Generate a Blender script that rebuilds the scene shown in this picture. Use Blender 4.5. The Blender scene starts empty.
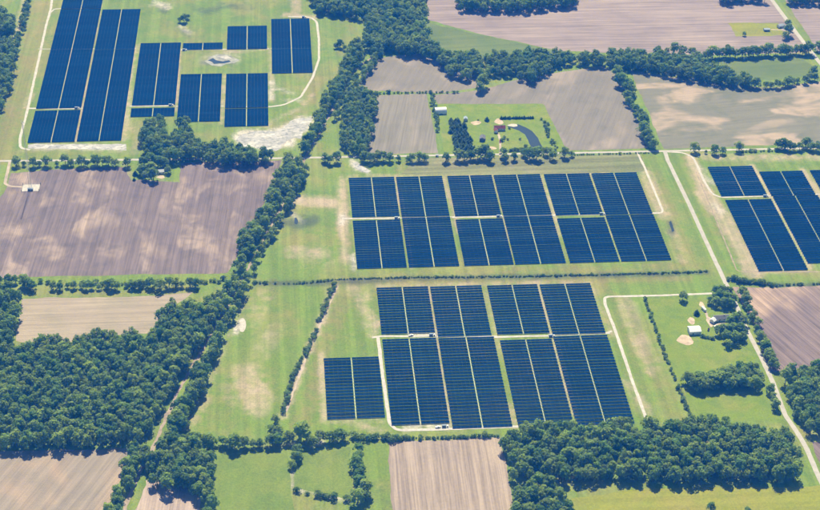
import bpy, bmesh, math, random
import numpy as np
from mathutils import Matrix, Vector

random.seed(7); rng = np.random.default_rng(11)
C = bpy.context.scene.collection
sc = bpy.context.scene

# ------------------------------------------------------------------ camera, sky, sun, exposure
PW, PH, F = 820.0, 510.0, 1600.0            # photograph frame, focal length in its pixels
V1 = np.array([-152.0, -1032.0]); ROLL = 0.02
u_ = np.array([math.cos(ROLL), math.sin(ROLL)])
V2 = V1 + u_ * (-(F*F + V1 @ V1) / (V1 @ u_))
yw = np.array([V1[0], -V1[1], -F]); yw /= np.linalg.norm(yw)
xw = np.array([V2[0], -V2[1], -F]); xw /= np.linalg.norm(xw)
zw = np.cross(xw, yw); zw /= np.linalg.norm(zw)
RM = np.array([xw, yw, zw])                 # camera axes -> world axes
MPP = 1.2                                   # metres per photo pixel at the centre
DIST = MPP * F
fwd = RM @ np.array([0, 0, -1.0])
CAM = -fwd * DIST
def G(px, py, z=0.0):
    """ground (or height z) point seen at a photo pixel"""
    d = RM @ np.array([px - PW/2, -(py - PH/2), -F])
    t = (z - CAM[2]) / d[2]
    p = CAM + d * t
    return np.array([p[0], p[1]])
cam_d = bpy.data.cameras.new('camera'); cam = bpy.data.objects.new('camera', cam_d); C.objects.link(cam)
M4 = Matrix.Identity(4)
for i in range(3):
    for j in range(3): M4[i][j] = RM[i][j]
    M4[i][3] = CAM[i]
cam.matrix_world = M4
cam_d.sensor_width = 36; cam_d.lens = 36 * F / PW; cam_d.clip_start = 1; cam_d.clip_end = 30000
sc.camera = cam

SUN_EL, SUN_AZ = math.radians(51), math.radians(2)      # azimuth measured from +Y towards +X
world = bpy.data.worlds.new('World'); sc.world = world; world.use_nodes = True
wn = world.node_tree; wn.nodes.clear()
sky = wn.nodes.new('ShaderNodeTexSky'); sky.sky_type = 'NISHITA'; sky.sun_disc = False
sky.sun_elevation = SUN_EL; sky.sun_rotation = SUN_AZ; sky.altitude = 200
bg = wn.nodes.new('ShaderNodeBackground'); bg.inputs['Strength'].default_value = 0.05
wo = wn.nodes.new('ShaderNodeOutputWorld')
wn.links.new(sky.outputs[0], bg.inputs[0]); wn.links.new(bg.outputs[0], wo.inputs[0])
sd = bpy.data.lights.new('sun', 'SUN'); sd.energy = 5.0; sd.angle = math.radians(0.53); sd.color = (1, 0.94, 0.84)
so = bpy.data.objects.new('sun', sd); C.objects.link(so)
sdir = Vector((math.sin(SUN_AZ)*math.cos(SUN_EL), math.cos(SUN_AZ)*math.cos(SUN_EL), math.sin(SUN_EL)))
so.rotation_euler = sdir.to_track_quat('Z', 'Y').to_euler(); so.location = sdir * 3000
sc.view_settings.view_transform = 'Standard'; sc.view_settings.look = 'None'
sc.view_settings.gamma = 1; sc.view_settings.use_curve_mapping = False
sc.view_settings.exposure = 0.56
sc.render.engine = 'CYCLES'
sc.cycles.max_bounces = 6; sc.cycles.diffuse_bounces = 3; sc.cycles.glossy_bounces = 2
sc.cycles.volume_bounces = 1; sc.cycles.transparent_max_bounces = 4
try:
    sc.cycles.use_denoising = True; sc.cycles.denoiser = 'OPENIMAGEDENOISE'
except Exception: pass

# ------------------------------------------------------------------ helpers
def tag(o, label=None, cat=None, group=None, kind=None):
    if label: o['label'] = label
    if cat: o['category'] = cat
    if group: o['group'] = group
    if kind: o['kind'] = kind
    return o
def link(name, me, mat=None, parent=None):
    o = bpy.data.objects.new(name, me); C.objects.link(o)
    if mat is not None and me is not None:
        me.materials.clear()
        for m in (mat if isinstance(mat, (list, tuple)) else [mat]): me.materials.append(m)
    if parent is not None: o.parent = parent
    return o
def empty(name, loc=(0, 0, 0), rz=0.0, s=1.0):
    o = bpy.data.objects.new(name, None); C.objects.link(o)
    o.location = loc; o.rotation_euler = (0, 0, rz)
    o.scale = (s, s, s); o.empty_display_size = 1
    return o
def mesh(name, v, f):
    me = bpy.data.meshes.new(name); me.from_pydata([tuple(map(float, p)) for p in v], [], f); me.update(); return me
def boxes(name, items):
    """items: (x0,x1,y0,y1,z0,z1)"""
    v, f = [], []
    for (a, b, c, d, e, g) in items:
        n = len(v)
        v += [(a,c,e),(b,c,e),(b,d,e),(a,d,e),(a,c,g),(b,c,g),(b,d,g),(a,d,g)]
        f += [tuple(n+i for i in q) for q in ((0,3,2,1),(4,5,6,7),(0,1,5,4),(1,2,6,5),(2,3,7,6),(3,0,4,7))]
    return mesh(name, v, f)
def tube(v, f, p0, p1, r0, r1, n=6):
    p0, p1 = Vector(p0), Vector(p1); d = (p1 - p0).normalized()
    a = d.orthogonal().normalized(); b = d.cross(a); k = len(v)
    for (p, r) in ((p0, r0), (p1, r1)):
        for i in range(n):
            t = 2*math.pi*i/n; v.append(tuple(p + a*(r*math.cos(t)) + b*(r*math.sin(t))))
    for i in range(n):
        j = (i+1) % n; f.append((k+i, k+j, k+n+j, k+n+i))
    f.append(tuple(k+n+i for i in range(n)))

# ------------------------------------------------------------------ materials
def newmat(name):
    m = bpy.data.materials.new(name); m.use_nodes = True
    nt = m.node_tree; b = nt.nodes['Principled BSDF']; return m, nt, b
def plain(name, col, rough=0.8, spec=0.3, metal=0.0, var=0.12, scale=0.6):
    m, nt, b = newmat(name)
    b.inputs['Roughness'].default_value = rough; b.inputs['Specular IOR Level'].default_value = spec
    b.inputs['Metallic'].default_value = metal
    tc = nt.nodes.new('ShaderNodeTexCoord'); n = nt.nodes.new('ShaderNodeTexNoise')
    n.inputs['Scale'].default_value = scale; n.inputs['Detail'].default_value = 4
    nt.links.new(tc.outputs['Object'], n.inputs['Vector'])
    r = nt.nodes.new('ShaderNodeMapRange'); r.inputs['From Min'].default_value = 0.3; r.inputs['From Max'].default_value = 0.7
    r.inputs['To Min'].default_value = 1-var; r.inputs['To Max'].default_value = 1+var
    nt.links.new(n.outputs[0], r.inputs[0])
    h = nt.nodes.new('ShaderNodeHueSaturation'); h.inputs['Color'].default_value = (*col, 1)
    nt.links.new(r.outputs[0], h.inputs['Value']); nt.links.new(h.outputs[0], b.inputs['Base Color'])
    return m
class NB:
    """small node builder"""
    def __init__(s, nt): s.nt = nt; s.tc = nt.nodes.new('ShaderNodeTexCoord')
    def coord(s, scale=(1,1,1), rot=0.0, loc=(0,0,0)):
        m = s.nt.nodes.new('ShaderNodeMapping'); m.vector_type = 'TEXTURE'
        m.inputs['Scale'].default_value = [1/k for k in scale]; m.inputs['Rotation'].default_value = (0,0,-rot); m.inputs['Location'].default_value = loc
        s.nt.links.new(s.tc.outputs['Object'], m.inputs['Vector']); return m.outputs[0]
    def noise(s, vec, scale, detail=4, rough=0.55, lo=0.35, hi=0.65, dist=0.0):
        n = s.nt.nodes.new('ShaderNodeTexNoise'); n.inputs['Scale'].default_value = scale
        n.inputs['Detail'].default_value = detail; n.inputs['Roughness'].default_value = rough; n.inputs['Distortion'].default_value = dist
        s.nt.links.new(vec, n.inputs['Vector'])
        r = s.nt.nodes.new('ShaderNodeMapRange'); r.interpolation_type = 'SMOOTHSTEP'
        r.inputs['From Min'].default_value = lo; r.inputs['From Max'].default_value = hi
        s.nt.links.new(n.outputs[0], r.inputs[0]); return r.outputs[0]
    def mix(s, fac, a, b, blend='MIX'):
        m = s.nt.nodes.new('ShaderNodeMix'); m.data_type = 'RGBA'; m.blend_type = blend
        def put(sock, v):
            if hasattr(v, 'node'): s.nt.links.new(v, sock)
            elif isinstance(v, (int, float)): sock.default_value = v
            else: sock.default_value = (*v, 1)
        put(m.inputs[0], fac); put(m.inputs[6], a); put(m.inputs[7], b); return m.outputs[2]
    def math(s, op, a, b=0.0, clamp=False):
        m = s.nt.nodes.new('ShaderNodeMath'); m.operation = op; m.use_clamp = clamp
        for i, v in ((0, a), (1, b)):
            if hasattr(v, 'node'): s.nt.links.new(v, m.inputs[i])
            else: m.inputs[i].default_value = v
        return m.outputs[0]
    def attr(s, name):
        a = s.nt.nodes.new('ShaderNodeAttribute'); a.attribute_name = name; return a.outputs['Fac']
    def bump(s, h, strength, dist, bsdf):
        b = s.nt.nodes.new('ShaderNodeBump'); b.inputs['Strength'].default_value = strength; b.inputs['Distance'].default_value = dist
        s.nt.links.new(h, b.inputs['Height']); s.nt.links.new(b.outputs[0], bsdf.inputs['Normal'])

def soil(name, base, light, dark, along=0.0, patch=0.012, streak=0.5, seed=0.0, patch_amt=1.0, fine=0.45, lohi=(0.48, 0.66)):
    """tilled or fallow field; 'along' = direction of the working lines from +X, radians"""
    m, nt, b = newmat(name); n = NB(nt)
    b.inputs['Roughness'].default_value = 0.95; b.inputs['Specular IOR Level'].default_value = 0.1
    p = n.coord(loc=(seed*131, seed*77, seed)); 
    pr = n.coord(scale=(0.55, 1.0, 1), rot=-along, loc=(seed*50, 0, seed))
    a1 = n.noise(pr, patch, 3, 0.5, lohi[0], lohi[1], 0.6)
    a2 = n.noise(p, patch*1.7, 4, 0.55, 0.45, 0.7, 0.3)
    st = n.noise(n.coord(scale=(0.018, 1.0, 1), rot=-along, loc=(0, seed*40, 0)), 0.16, 3, 0.65, 0.38, 0.62)
    st2 = n.noise(n.coord(scale=(0.03, 1.0, 1), rot=-along, loc=(9, seed*40, 0)), 0.5, 2, 0.6, 0.4, 0.6)
    fn = n.noise(p, 0.35, 5, 0.7, 0.3, 0.7)
    c = n.mix(n.math('MULTIPLY', a1, patch_amt), base, light)
    c = n.mix(n.math('MULTIPLY', a2, 0.6*patch_amt), c, dark)
    k = n.math('ADD', n.math('MULTIPLY', st, 0.26*streak), n.math('MULTIPLY', st2, 0.20*streak))
    k = n.math('ADD', k, n.math('MULTIPLY', fn, 0.16*fine))
    k = n.math('ADD', k, 1.0 - 0.23*streak - 0.08*fine)
    mul = nt.nodes.new('ShaderNodeVectorMath'); mul.operation = 'SCALE'
    nt.links.new(c, mul.inputs[0]); nt.links.new(k, mul.inputs['Scale'])
    nt.links.new(mul.outputs[0], b.inputs['Base Color'])
    n.bump(fn, 0.5, 0.35, b)
    return m
def meadow(name, base, dry, lush, along=1.57, seed=0.0, dry_amt=0.6, stripes=0.25, attrs=False, sc1=0.011):
    m, nt, b = newmat(name); n = NB(nt)
    b.inputs['Roughness'].default_value = 0.95; b.inputs['Specular IOR Level'].default_value = 0.08
    p = n.coord(loc=(seed*101, seed*57, seed))
    a1 = n.noise(p, sc1, 5, 0.6, 0.45, 0.68, 0.5)
    a2 = n.noise(p, sc1*2.6, 5, 0.6, 0.42, 0.7, 0.4)
    a3 = n.noise(p, 0.09, 5, 0.68, 0.35, 0.7)
    fn = n.noise(p, 0.55, 4, 0.7, 0.3, 0.7)
    st = n.noise(n.coord(scale=(0.02, 1, 1), rot=-along, loc=(0, seed*33, 0)), 0.12, 3, 0.6, 0.38, 0.62)
    c = n.mix(n.math('MULTIPLY', a1, dry_amt), base, dry)
    c = n.mix(n.math('MULTIPLY', a2, 0.6), c, lush)
    c = n.mix(n.math('MULTIPLY', a3, 0.35*dry_amt), c, dry)
    if attrs:
        wob = n.math('SUBTRACT', n.math('ADD', n.math('MULTIPLY', a3, 0.5), n.math('MULTIPLY', a2, 0.35)), 0.42)
        def soft(nm, k=0.9):
            av = n.attr(nm)
            v = n.math('ADD', av, n.math('MULTIPLY', wob, n.math('MULTIPLY', n.math('MULTIPLY', av, n.math('SUBTRACT', 1.15, av)), 3.0)), True)
            return n.math('MULTIPLY', v, k)
        c = n.mix(soft('lush', 0.85), c, (0.175, 0.260, 0.030))
        c = n.mix(soft('dry', 0.8), c, (0.285, 0.228, 0.090))
        c = n.mix(soft('bare', 0.95), c, (0.45, 0.36, 0.265))
        c = n.mix(soft('white', 1.0), c, n.mix(n.noise(p, 0.16, 4, .7, .42, .58), (0.36, 0.34, 0.30), (0.58, 0.54, 0.49)))
        c = n.mix(soft('wet_and_shade', 0.8), c, (0.085, 0.105, 0.06))
    wd = n.noise(p, 0.045, 6, 0.72, 0.56, 0.66)
    c = n.mix(n.math('MULTIPLY', wd, 0.35), c, lush)
    wd2 = n.noise(n.coord(loc=(seed*7, 31, 5)), 0.06, 6, 0.75, 0.60, 0.70)
    c = n.mix(n.math('MULTIPLY', wd2, 0.45*dry_amt), c, [min(1, q*1.25) for q in dry])
    k = n.math('ADD', n.math('MULTIPLY', st, stripes*0.4), n.math('MULTIPLY', fn, 0.30))
    k = n.math('ADD', k, 0.85 - stripes*0.2)
    mul = nt.nodes.new('ShaderNodeVectorMath'); mul.operation = 'SCALE'
    nt.links.new(c, mul.inputs[0]); nt.links.new(k, mul.inputs['Scale'])
    nt.links.new(mul.outputs[0], b.inputs['Base Color'])
    n.bump(fn, 0.6, 0.4, b)
    return m
def leafmat(name, col, alt):
    m, nt, b = newmat(name); n = NB(nt)
    b.inputs['Roughness'].default_value = 0.75; b.inputs['Specular IOR Level'].default_value = 0.2
    oi = nt.nodes.new('ShaderNodeObjectInfo')
    t = n.math('FRACT', n.math('ADD', n.attr('tint'), oi.outputs['Random']))
    cl = n.attr('clump')
    c = n.mix(t, col, alt)
    h = nt.nodes.new('ShaderNodeHueSaturation'); nt.links.new(c, h.inputs['Color'])
    nt.links.new(n.math('ADD', 0.80, n.math('ADD', n.math('MULTIPLY', cl, 0.44), n.math('MULTIPLY', n.math('FRACT', n.math('MULTIPLY', t, 7.3)), 0.45))), h.inputs['Value'])
    nt.links.new(h.outputs[0], b.inputs['Base Color'])
    tr = nt.nodes.new('ShaderNodeBsdfTranslucent'); nt.links.new(h.outputs[0], tr.inputs['Color'])
    mx = nt.nodes.new('ShaderNodeMixShader'); mx.inputs[0].default_value = 0.42
    nt.links.new(b.outputs[0], mx.inputs[1]); nt.links.new(tr.outputs[0], mx.inputs[2])
    nt.links.new(mx.outputs[0], nt.nodes['Material Output'].inputs['Surface'])
    return m
LEAF = leafmat('broadleaf foliage', (0.100, 0.200, 0.030), (0.235, 0.320, 0.048))
LEAFC = leafmat('conifer foliage', (0.055, 0.115, 0.045), (0.08, 0.145, 0.05))
LEAFS = leafmat('hedge foliage', (0.075, 0.150, 0.028), (0.14, 0.22, 0.04))
BARK = plain('bark', (0.10, 0.075, 0.055))
GRAVEL = plain('pale gravel', (0.50, 0.475, 0.44), 0.95, 0.1, 0, 0.16, 0.25)
GRAVEL2 = plain('dusty gravel track', (0.44, 0.37, 0.30), 0.95, 0.1, 0, 0.22, 0.12)
ROADM = plain('worn road surface', (0.43, 0.41, 0.38), 0.9, 0.15, 0, 0.12, 0.15)
DIRT = plain('dirt', (0.33, 0.27, 0.21), 0.95, 0.1, 0, 0.25, 0.15)
WHITE = plain('white paint', (0.78, 0.78, 0.76), 0.6, 0.4, 0, 0.05)
CREAM = plain('cream siding', (0.66, 0.63, 0.56), 0.7, 0.3, 0, 0.06)
SHEET = plain('white metal sheet', (0.74, 0.76, 0.78), 0.45, 0.5, 0, 0.05)
BLUEROOF = plain('pale blue metal roof', (0.34, 0.42, 0.52), 0.5, 0.5, 0, 0.08)
REDROOF = plain('dark red shingle', (0.19, 0.06, 0.06), 0.9, 0.2, 0, 0.15)
GREYROOF = plain('grey shingle', (0.16, 0.165, 0.18), 0.9, 0.2, 0, 0.15)
GLASS = plain('window glass', (0.03, 0.04, 0.05), 0.1, 0.6, 0, 0.02)
STEEL = plain('galvanised steel', (0.42, 0.43, 0.44), 0.5, 0.5, 0.3, 0.06)
DARKP = plain('dark green steel', (0.07, 0.10, 0.09), 0.6, 0.4)
BOXM = plain('blue grey cabinet', (0.22, 0.30, 0.40), 0.6, 0.4)
RUBBER = plain('rubber', (0.03, 0.03, 0.03))
CONC = plain('concrete', (0.50, 0.49, 0.46), 0.9, 0.2)

# ------------------------------------------------------------------ ground sheet
def inpoly(P, poly):
    x, y = P[:, 0], P[:, 1]; r = np.zeros(len(P), bool); n = len(poly)
    for i in range(n):
        x1, y1 = poly[i]; x2, y2 = poly[(i+1) % n]
        c = ((y1 > y) != (y2 > y))
        with np.errstate(divide='ignore', invalid='ignore'):
            xi = (x2-x1)*(y-y1)/((y2-y1) if y2 != y1 else 1e-9)+x1
        r ^= c & (x < xi)
    return r
def dist_line(P, line):
    d = np.full(len(P), 1e9)
    for i in range(len(line)-1):
        a, b = np.array(line[i]), np.array(line[i+1]); ab = b-a
        t = np.clip(((P-a) @ ab)/max(ab @ ab, 1e-9), 0, 1)
        d = np.minimum(d, np.linalg.norm(P-(a+t[:, None]*ab), axis=1))
    return d
def W(pts, z=0.0): return [G(x, y, z) for (x, y) in pts]
PAINT = {
 'bare': [([(342,180),(345,260)],7,.75),([(343,205),(344,232)],10,.9),([(298,201),(334,203)],11,.95),
   ([(645,172),(664,215)],13,.65),([(672,232),(682,258)],9,.35),
   ([(692,160),(700,182),(714,200)],11,.85),([(705,195),(722,215),(740,245),(752,270)],17,.8),
   ([(690,156),(760,158),(820,157)],7,.6),([(752,270),(814,268)],6,.6),
   ([(336,284),(318,330),(300,370),(284,415)],6,.7),
   ([(360,300),(374,334)],9,.55),([(352,290),(366,296)],10,.5),([(366,312),(376,322)],9,.7),
   ([(321,356),(325,420)],5,.7),([(326,421),(386,421)],5,.45),([(360,424),(382,432)],5,.6),
   ([(626,305),(634,330),(650,362)],15,.45),([(640,345),(650,372)],6,.6),([(626,380),(648,412)],8,.4),
   ([(246,378),(256,400)],24,.7),([(225,385),(235,402)],9,.4),([(275,330),(262,352)],14,.3),([(205,398),(190,425)],9,.4),([(262,300),(255,318)],16,.35),
   ([(292,252),(326,253)],12,.55),([(300,262),(340,264)],8,.25),
   ([(134,48),(128,80),(127,110),(124,138)],7,.65),([(179,50),(176,110)],3.5,.8),([(224,75),(222,122)],4,.6),
   ([(100,5),(76,140)],3.5,.85),([(140,45),(136,54)],6,.5),
   ([(26,105),(31,95)],7,.5),([(20,150),(126,152)],3,.2),([(224,52),(268,49)],5,.5),([(270,50),(271,75),(272,100)],4,.5),
   ([(296,2),(297,15)],10,.7),([(285,15),(315,17)],6,.8),([(312,95),(300,108),(275,120),(262,128)],4,.5),
   ([(125,128),(140,130),(136,150)],9,.35),([(444,178),(456,218),(459,232)],4,.85),([(541,177),(554,215),(558,235)],4,.7),
   ([(395,177),(403,215),(412,266)],2.6,.75),([(492,176),(504,216),(511,264)],2.6,.6),([(590,174),(604,214),(622,262)],2.6,.55),
   ([(429,288),(437,337),(450,425)],3,.75),([(538,283),(552,335),(577,423)],3,.85),([(484,286),(497,338),(500,350)],5,.35),([(510,408),(515,427)],6,.6),
   ([(753,166),(772,197),(811,268)],4,.85),([(803,170),(820,196)],5,.85),
   ([(376,286),(480,285),(590,282)],2.5,.5),([(348,176.5),(640,171)],2,.5),([(470,52),(530,62)],3,.3),
   ([(590,283),(612,335)],4,.4),([(690,340),(681,341)],9,.8),([(688,318),(692,322)],9,.5),([(700,305),(706,316),(712,330)],5,.6),
   ([(500,138),(502,155)],4,.5),([(488,146),(494,148)],6,.5),([(470,122),(480,133)],7,.3),([(480,118),(500,123)],6,.35),([(497,121),(503,126)],6,.5),
   ([(780,30),(771,29)],4,.8),([(283,443),(318,447)],4,.4),([(125,163),(131,178)],4,.4),([(155,168),(164,178)],8,.3),
   ([(205,395),(218,362),(245,300)],4,.35),([(25,0),(19,22),(14,43)],5,.7),([(60,145),(40,150)],3,.4)],
 'white': [([(243,137),(268,137),(290,132),(304,123)],19,1.0),([(258,143),(288,142)],14,1.0),([(286,127),(310,119)],7,1.0),([(306,121),(298,132)],8,.9),
   ([(34,146.5),(122,147.5)],5.5,1.0),([(352,162),(358,168),(368,172)],5,1.0),([(241,322),(236,331)],6,1.0),
   ([(160,5),(168,7)],10,.8),([(155,2),(152,5)],7,.7),([(206,60),(220,56),(234,59)],13,.35),([(181,27),(190,34)],5,.7),
   ([(271,82),(272,98)],4,.9),([(276,88),(292,94)],6,.45),([(284,100),(300,100)],4,.5),
   ([(292,214),(302,222)],4,.7),([(255,200),(262,196)],7,.35),([(343,216),(343,222)],5,.9),([(353,255),(354,268)],2.6,1.0),
   ([(404,429),(420,426)],4,.8),([(430,426),(448,426)],4,.9),([(410,335),(437,334)],4,.8),([(136,190),(137,218)],1.2,.5),
   ([(700,168),(712,182)],6,.5),([(715,205),(722,212)],6,.5),([(512,123),(517,127)],6,.5),([(305,489),(292,487),(292,472)],1.4,.8),([(300,491),(348,499)],1.6,.65),
   ([(316,440),(322,443)],3,.6),([(306,489),(300,380)],0.1,0)],
 'wet_and_shade': [([(222,60),(230,61)],10,.75),([(205,62),(214,64)],7,.6),([(205,12),(225,5),(250,8)],10,.5),([(195,8),(210,12)],8,.4),([(158,8),(166,12)],6,.6),
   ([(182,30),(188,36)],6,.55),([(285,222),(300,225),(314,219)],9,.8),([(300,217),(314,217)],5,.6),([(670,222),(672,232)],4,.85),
   ([(508,162),(540,166)],8,.45),([(255,283),(330,283),(410,278.5),(610,275.5),(707,272.5)],4,.85),([(728,280),(777,286),(820,285)],4,.9),  # long ditch lines also paint the hedge's dark shadow band into the ground
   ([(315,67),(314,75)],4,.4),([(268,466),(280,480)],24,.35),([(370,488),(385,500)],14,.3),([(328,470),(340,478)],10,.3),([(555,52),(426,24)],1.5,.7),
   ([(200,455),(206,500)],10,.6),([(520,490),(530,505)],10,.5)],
 'dry': [([(42,0),(30,50),(14,110),(2,155)],24,.6),([(325,10),(360,25),(345,50)],20,.4),([(318,80),(305,110),(280,135)],14,.55),
   ([(345,300),(322,350),(312,400),(300,425)],13,.55),([(300,240),(345,235)],25,.25),([(620,300),(600,285)],8,.4),([(640,330),(680,412)],26,.35),
   ([(655,175),(690,262)],12,.45),([(412,160),(400,170),(560,168),(640,160)],9,.35),([(685,160),(720,240)],9,.4),
   ([(460,272),(600,270),(700,266)],7,.5),([(345,281),(520,281),(640,279),(690,278)],5,.65),([(130,130),(170,120)],12,.3),
   ([(210,300),(270,290)],20,.3),([(190,420),(260,380)],30,.25),([(320,436),(390,436)],8,.3),([(600,495),(660,502)],16,.4),([(160,22),(200,45),(270,35)],20,.25),
   ([(10,340),(25,342)],8,.5),([(15,292),(90,294),(190,289)],7,.45),([(795,272),(820,274)],8,.4),([(300,455),(345,455)],6,.4)],
 'lush': [([(300,295),(268,400)],44,.4),([(230,345),(215,400)],20,.5),([(650,300),(700,300),(720,330),(690,375),(660,330)],34,.9),([(690,405),(760,408)],26,.95),([(436,105),(440,140),(446,155)],10,.95),([(450,107),(535,106)],9,.95),
   ([(490,140),(520,145),(515,135)],18,.9),([(545,112),(555,135),(560,148)],11,.85),([(735,30),(776,29)],11,1.0),
   ([(300,460),(330,480)],26,.55),([(378,450),(378,505)],18,.7),([(225,460),(240,500)],26,.35),([(580,505),(700,500),(820,495)],14,.65),
   ([(20,281),(130,279),(215,276)],5,.85),([(25,292),(120,291),(190,286)],6,.6),([(150,125),(200,128),(230,132)],8,.5),([(3,165),(2,185)],9,.9),([(180,160),(172,178)],9,.8),
   ([(190,58),(262,60)],14,.3),([(150,20),(190,18)],20,.3),([(275,80),(305,85)],14,.5),([(345,95),(326,150)],7,.7),([(305,262),(345,266)],12,.35),
   ([(390,262),(480,270)],6,.4),([(690,272),(724,278)],6,.6),([(740,275),(820,277)],7,.35),([(677,162),(712,240)],6,.4),([(606,290),(640,288),(700,286)],10,.35),
   ([(300,170),(330,185)],14,.4),([(285,240),(260,262)],14,.4),([(480,420),(400,435)],4,.7),([(650,405),(670,415)],14,.6),([(352,345),(330,350)],10,.5),([(372,430),(300,430)],5,.4),([(497,350),(508,400)],4,.6),([(484,290),(494,335)],4,.6),([(610,345),(630,400)],5,.5),
   ([(812,450),(820,465)],5,.6)],
}
def build_ground():
    xs = np.concatenate([[-9000, -4000, -2000], np.arange(-900, 1001, 4.0), [2000, 4000, 9000]])
    ys = np.concatenate([[-9000, -4000, -1500], np.arange(-620, 1000, 5.0), [2000, 4000, 9000]])
    X, Y = np.meshgrid(xs, ys); P = np.stack([X.ravel(), Y.ravel()], 1); nx, ny = len(xs), len(ys)
    me = bpy.data.meshes.new('ground')
    co = np.zeros((len(P), 3)); co[:, :2] = P
    i = np.arange((nx-1)*(ny-1)); r, c = i//(nx-1), i % (nx-1); a = r*nx+c
    q = np.stack([a, a+1, a+nx+1, a+nx], 1)
    me.vertices.add(len(P)); me.vertices.foreach_set('co', co.ravel())
    me.loops.add(q.size); me.loops.foreach_set('vertex_index', q.ravel())
    me.polygons.add(len(q)); me.polygons.foreach_set('loop_start', np.arange(len(q))*4)
    me.update()
    for nm, items in PAINT.items():
        val = np.zeros(len(P))
        boost = {'dry': 1.15, 'bare': 1.05, 'wet_and_shade': 1.2}.get(nm, 1.0)
        for line, w, s in items:
            s = min(1.0, s*boost)
            wm = w*MPP*0.5                       # half width in metres
            ln = W(line); lo = np.min(ln, 0)-wm*4-20; hi = np.max(ln, 0)+wm*4+20
            sel = np.where(np.all((P > lo) & (P < hi), 1))[0]
            if not len(sel): continue
            ps = P[sel].copy(); 
            # across the picture a pixel is MPP metres, in depth about twice that
            cen = np.mean(ln, 0)
            d = dist_line(ps * [1, 0.62], [np.array(l)*[1, 0.62] for l in ln])
            t = np.clip((wm*1.45+3.0-d)/(wm*0.7+4.0), 0, 1)
            val[sel] = np.maximum(val[sel], s*t*t*(3-2*t))
        at = me.attributes.new(nm, 'FLOAT', 'POINT'); at.data.foreach_set('value', val.astype(np.float32))
    g = link('ground', me, meadow('grassland', (0.165, 0.250, 0.030), (0.268, 0.262, 0.075), (0.108, 0.208, 0.022), 1.57, 3.0, 0.9, 0.5, True))
    tag(g, 'pale green grassland around and between the solar arrays', None, None, 'structure')
build_ground()

# ------------------------------------------------------------------ fields, roads, water (sheets, each a little above the one below)
def rough_edge(pts, step=7.0, amp=1.2):
    out = []
    for i in range(len(pts)):
        a, b = np.array(pts[i]), np.array(pts[(i+1) % len(pts)])
        L = np.linalg.norm(b-a); n = max(1, int(L/step)); d = (b-a)/max(L, 1e-6); nr = np.array([-d[1], d[0]])
        ph = rng.uniform(0, 6.28, 3)
        for k in range(n):
            t = k/n
            j = 0 if k == 0 else amp*(0.6*math.sin(t*L/23+ph[0])+0.4*math.sin(t*L/9+ph[1])+rng.normal()*0.35)
            out.append(a+(b-a)*t+nr*j)
    return out
def sheet(name, px, mat, z, label, kind='structure', amp=1.2, world_pts=None):
    pts = rough_edge(world_pts if world_pts is not None else W(px), 7.0, amp)
    me = mesh(name, [(p[0], p[1], z) for p in pts], [tuple(range(len(pts)))])
    if me.polygons[0].normal.z < 0: me.flip_normals()
    o = link(name, me, mat); tag(o, label, None, None, kind); return o
def ribbon(name, px, width, mat, z, label, edge=0.16, smooth=True):
    p = W(px)
    if smooth and len(p) > 2:
        q = [p[0]]
        for i in range(1, len(p)-1):
            for t in (0.25, 0.5, 0.75):
                a = p[i]+(p[i-1]-p[i])*min(0.45, 9/np.linalg.norm(p[i-1]-p[i]+1e-6)); b = p[i]+(p[i+1]-p[i])*min(0.45, 9/np.linalg.norm(p[i+1]-p[i]+1e-6))
                q.append((1-t)**2*a+2*t*(1-t)*p[i]+t*t*b)
        q.append(p[-1]); p = q
    r = []
    for i in range(len(p)-1):
        L = np.linalg.norm(p[i+1]-p[i]); n = max(1, int(L/6))
        for k in range(n): r.append(p[i]+(p[i+1]-p[i])*k/n)
    r.append(p[-1]); v, f = [], []
    for i, c in enumerate(r):
        d = r[min(i+1, len(r)-1)]-r[max(i-1, 0)]; d /= np.linalg.norm(d)+1e-9; nr = np.array([-d[1], d[0]])
        for s in (1, -1):
            w = width/2+rng.normal()*edge; v.append((*(c+nr*w*s), z))
        if i: k = 2*i; f.append((k-2, k-1, k+1, k))
    o = link(name, mesh(name, v, f), mat); tag(o, label, None, None, 'structure'); return o

MAUVE = soil('mauve tilled soil', (0.190, 0.152, 0.145), (0.365, 0.285, 0.235), (0.135, 0.114, 0.114), 1.50, 0.026, 0.9, 1.0, 1.0, .45, (0.47, 0.72))
TANF = soil('tan stubble', (0.340, 0.285, 0.215), (0.400, 0.335, 0.250), (0.255, 0.235, 0.165), 0.0, 0.014, 0.55, 2.0, 0.8)
TANB = soil('brown stubble', (0.290, 0.245, 0.195), (0.420, 0.310, 0.225), (0.225, 0.200, 0.165), 1.15, 0.014, 0.6, 3.0, 0.8)
PINKF = soil('pinkish bare soil', (0.400, 0.320, 0.275), (0.460, 0.370, 0.305), (0.310, 0.260, 0.225), 1.5, 0.02, 0.9, 4.0, 0.7, 0.8)
CORN = soil('dry pale stubble', (0.335, 0.270, 0.220), (0.390, 0.318, 0.255), (0.250, 0.208, 0.178), 1.56, 0.012, 1.1, 5.0, 0.7, 0.8)
EASTF = soil('dark tilled soil', (0.200, 0.155, 0.145), (0.450, 0.330, 0.250), (0.140, 0.116, 0.118), 1.95, 0.011, 1.2, 2.4, 0.9, .45, (0.47, 0.68))
NORTHF = soil('pale mauve soil', (0.285, 0.232, 0.222), (0.350, 0.285, 0.260), (0.215, 0.180, 0.178), 0.0, 0.010, 1.0, 7.0, 0.8)
GREYF = soil('greyish stubble', (0.222, 0.202, 0.165), (0.325, 0.275, 0.228), (0.165, 0.160, 0.130), 1.2, 0.015, 0.4, 8.0, 1.0, 0.45, (0.5, 0.7))
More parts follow.
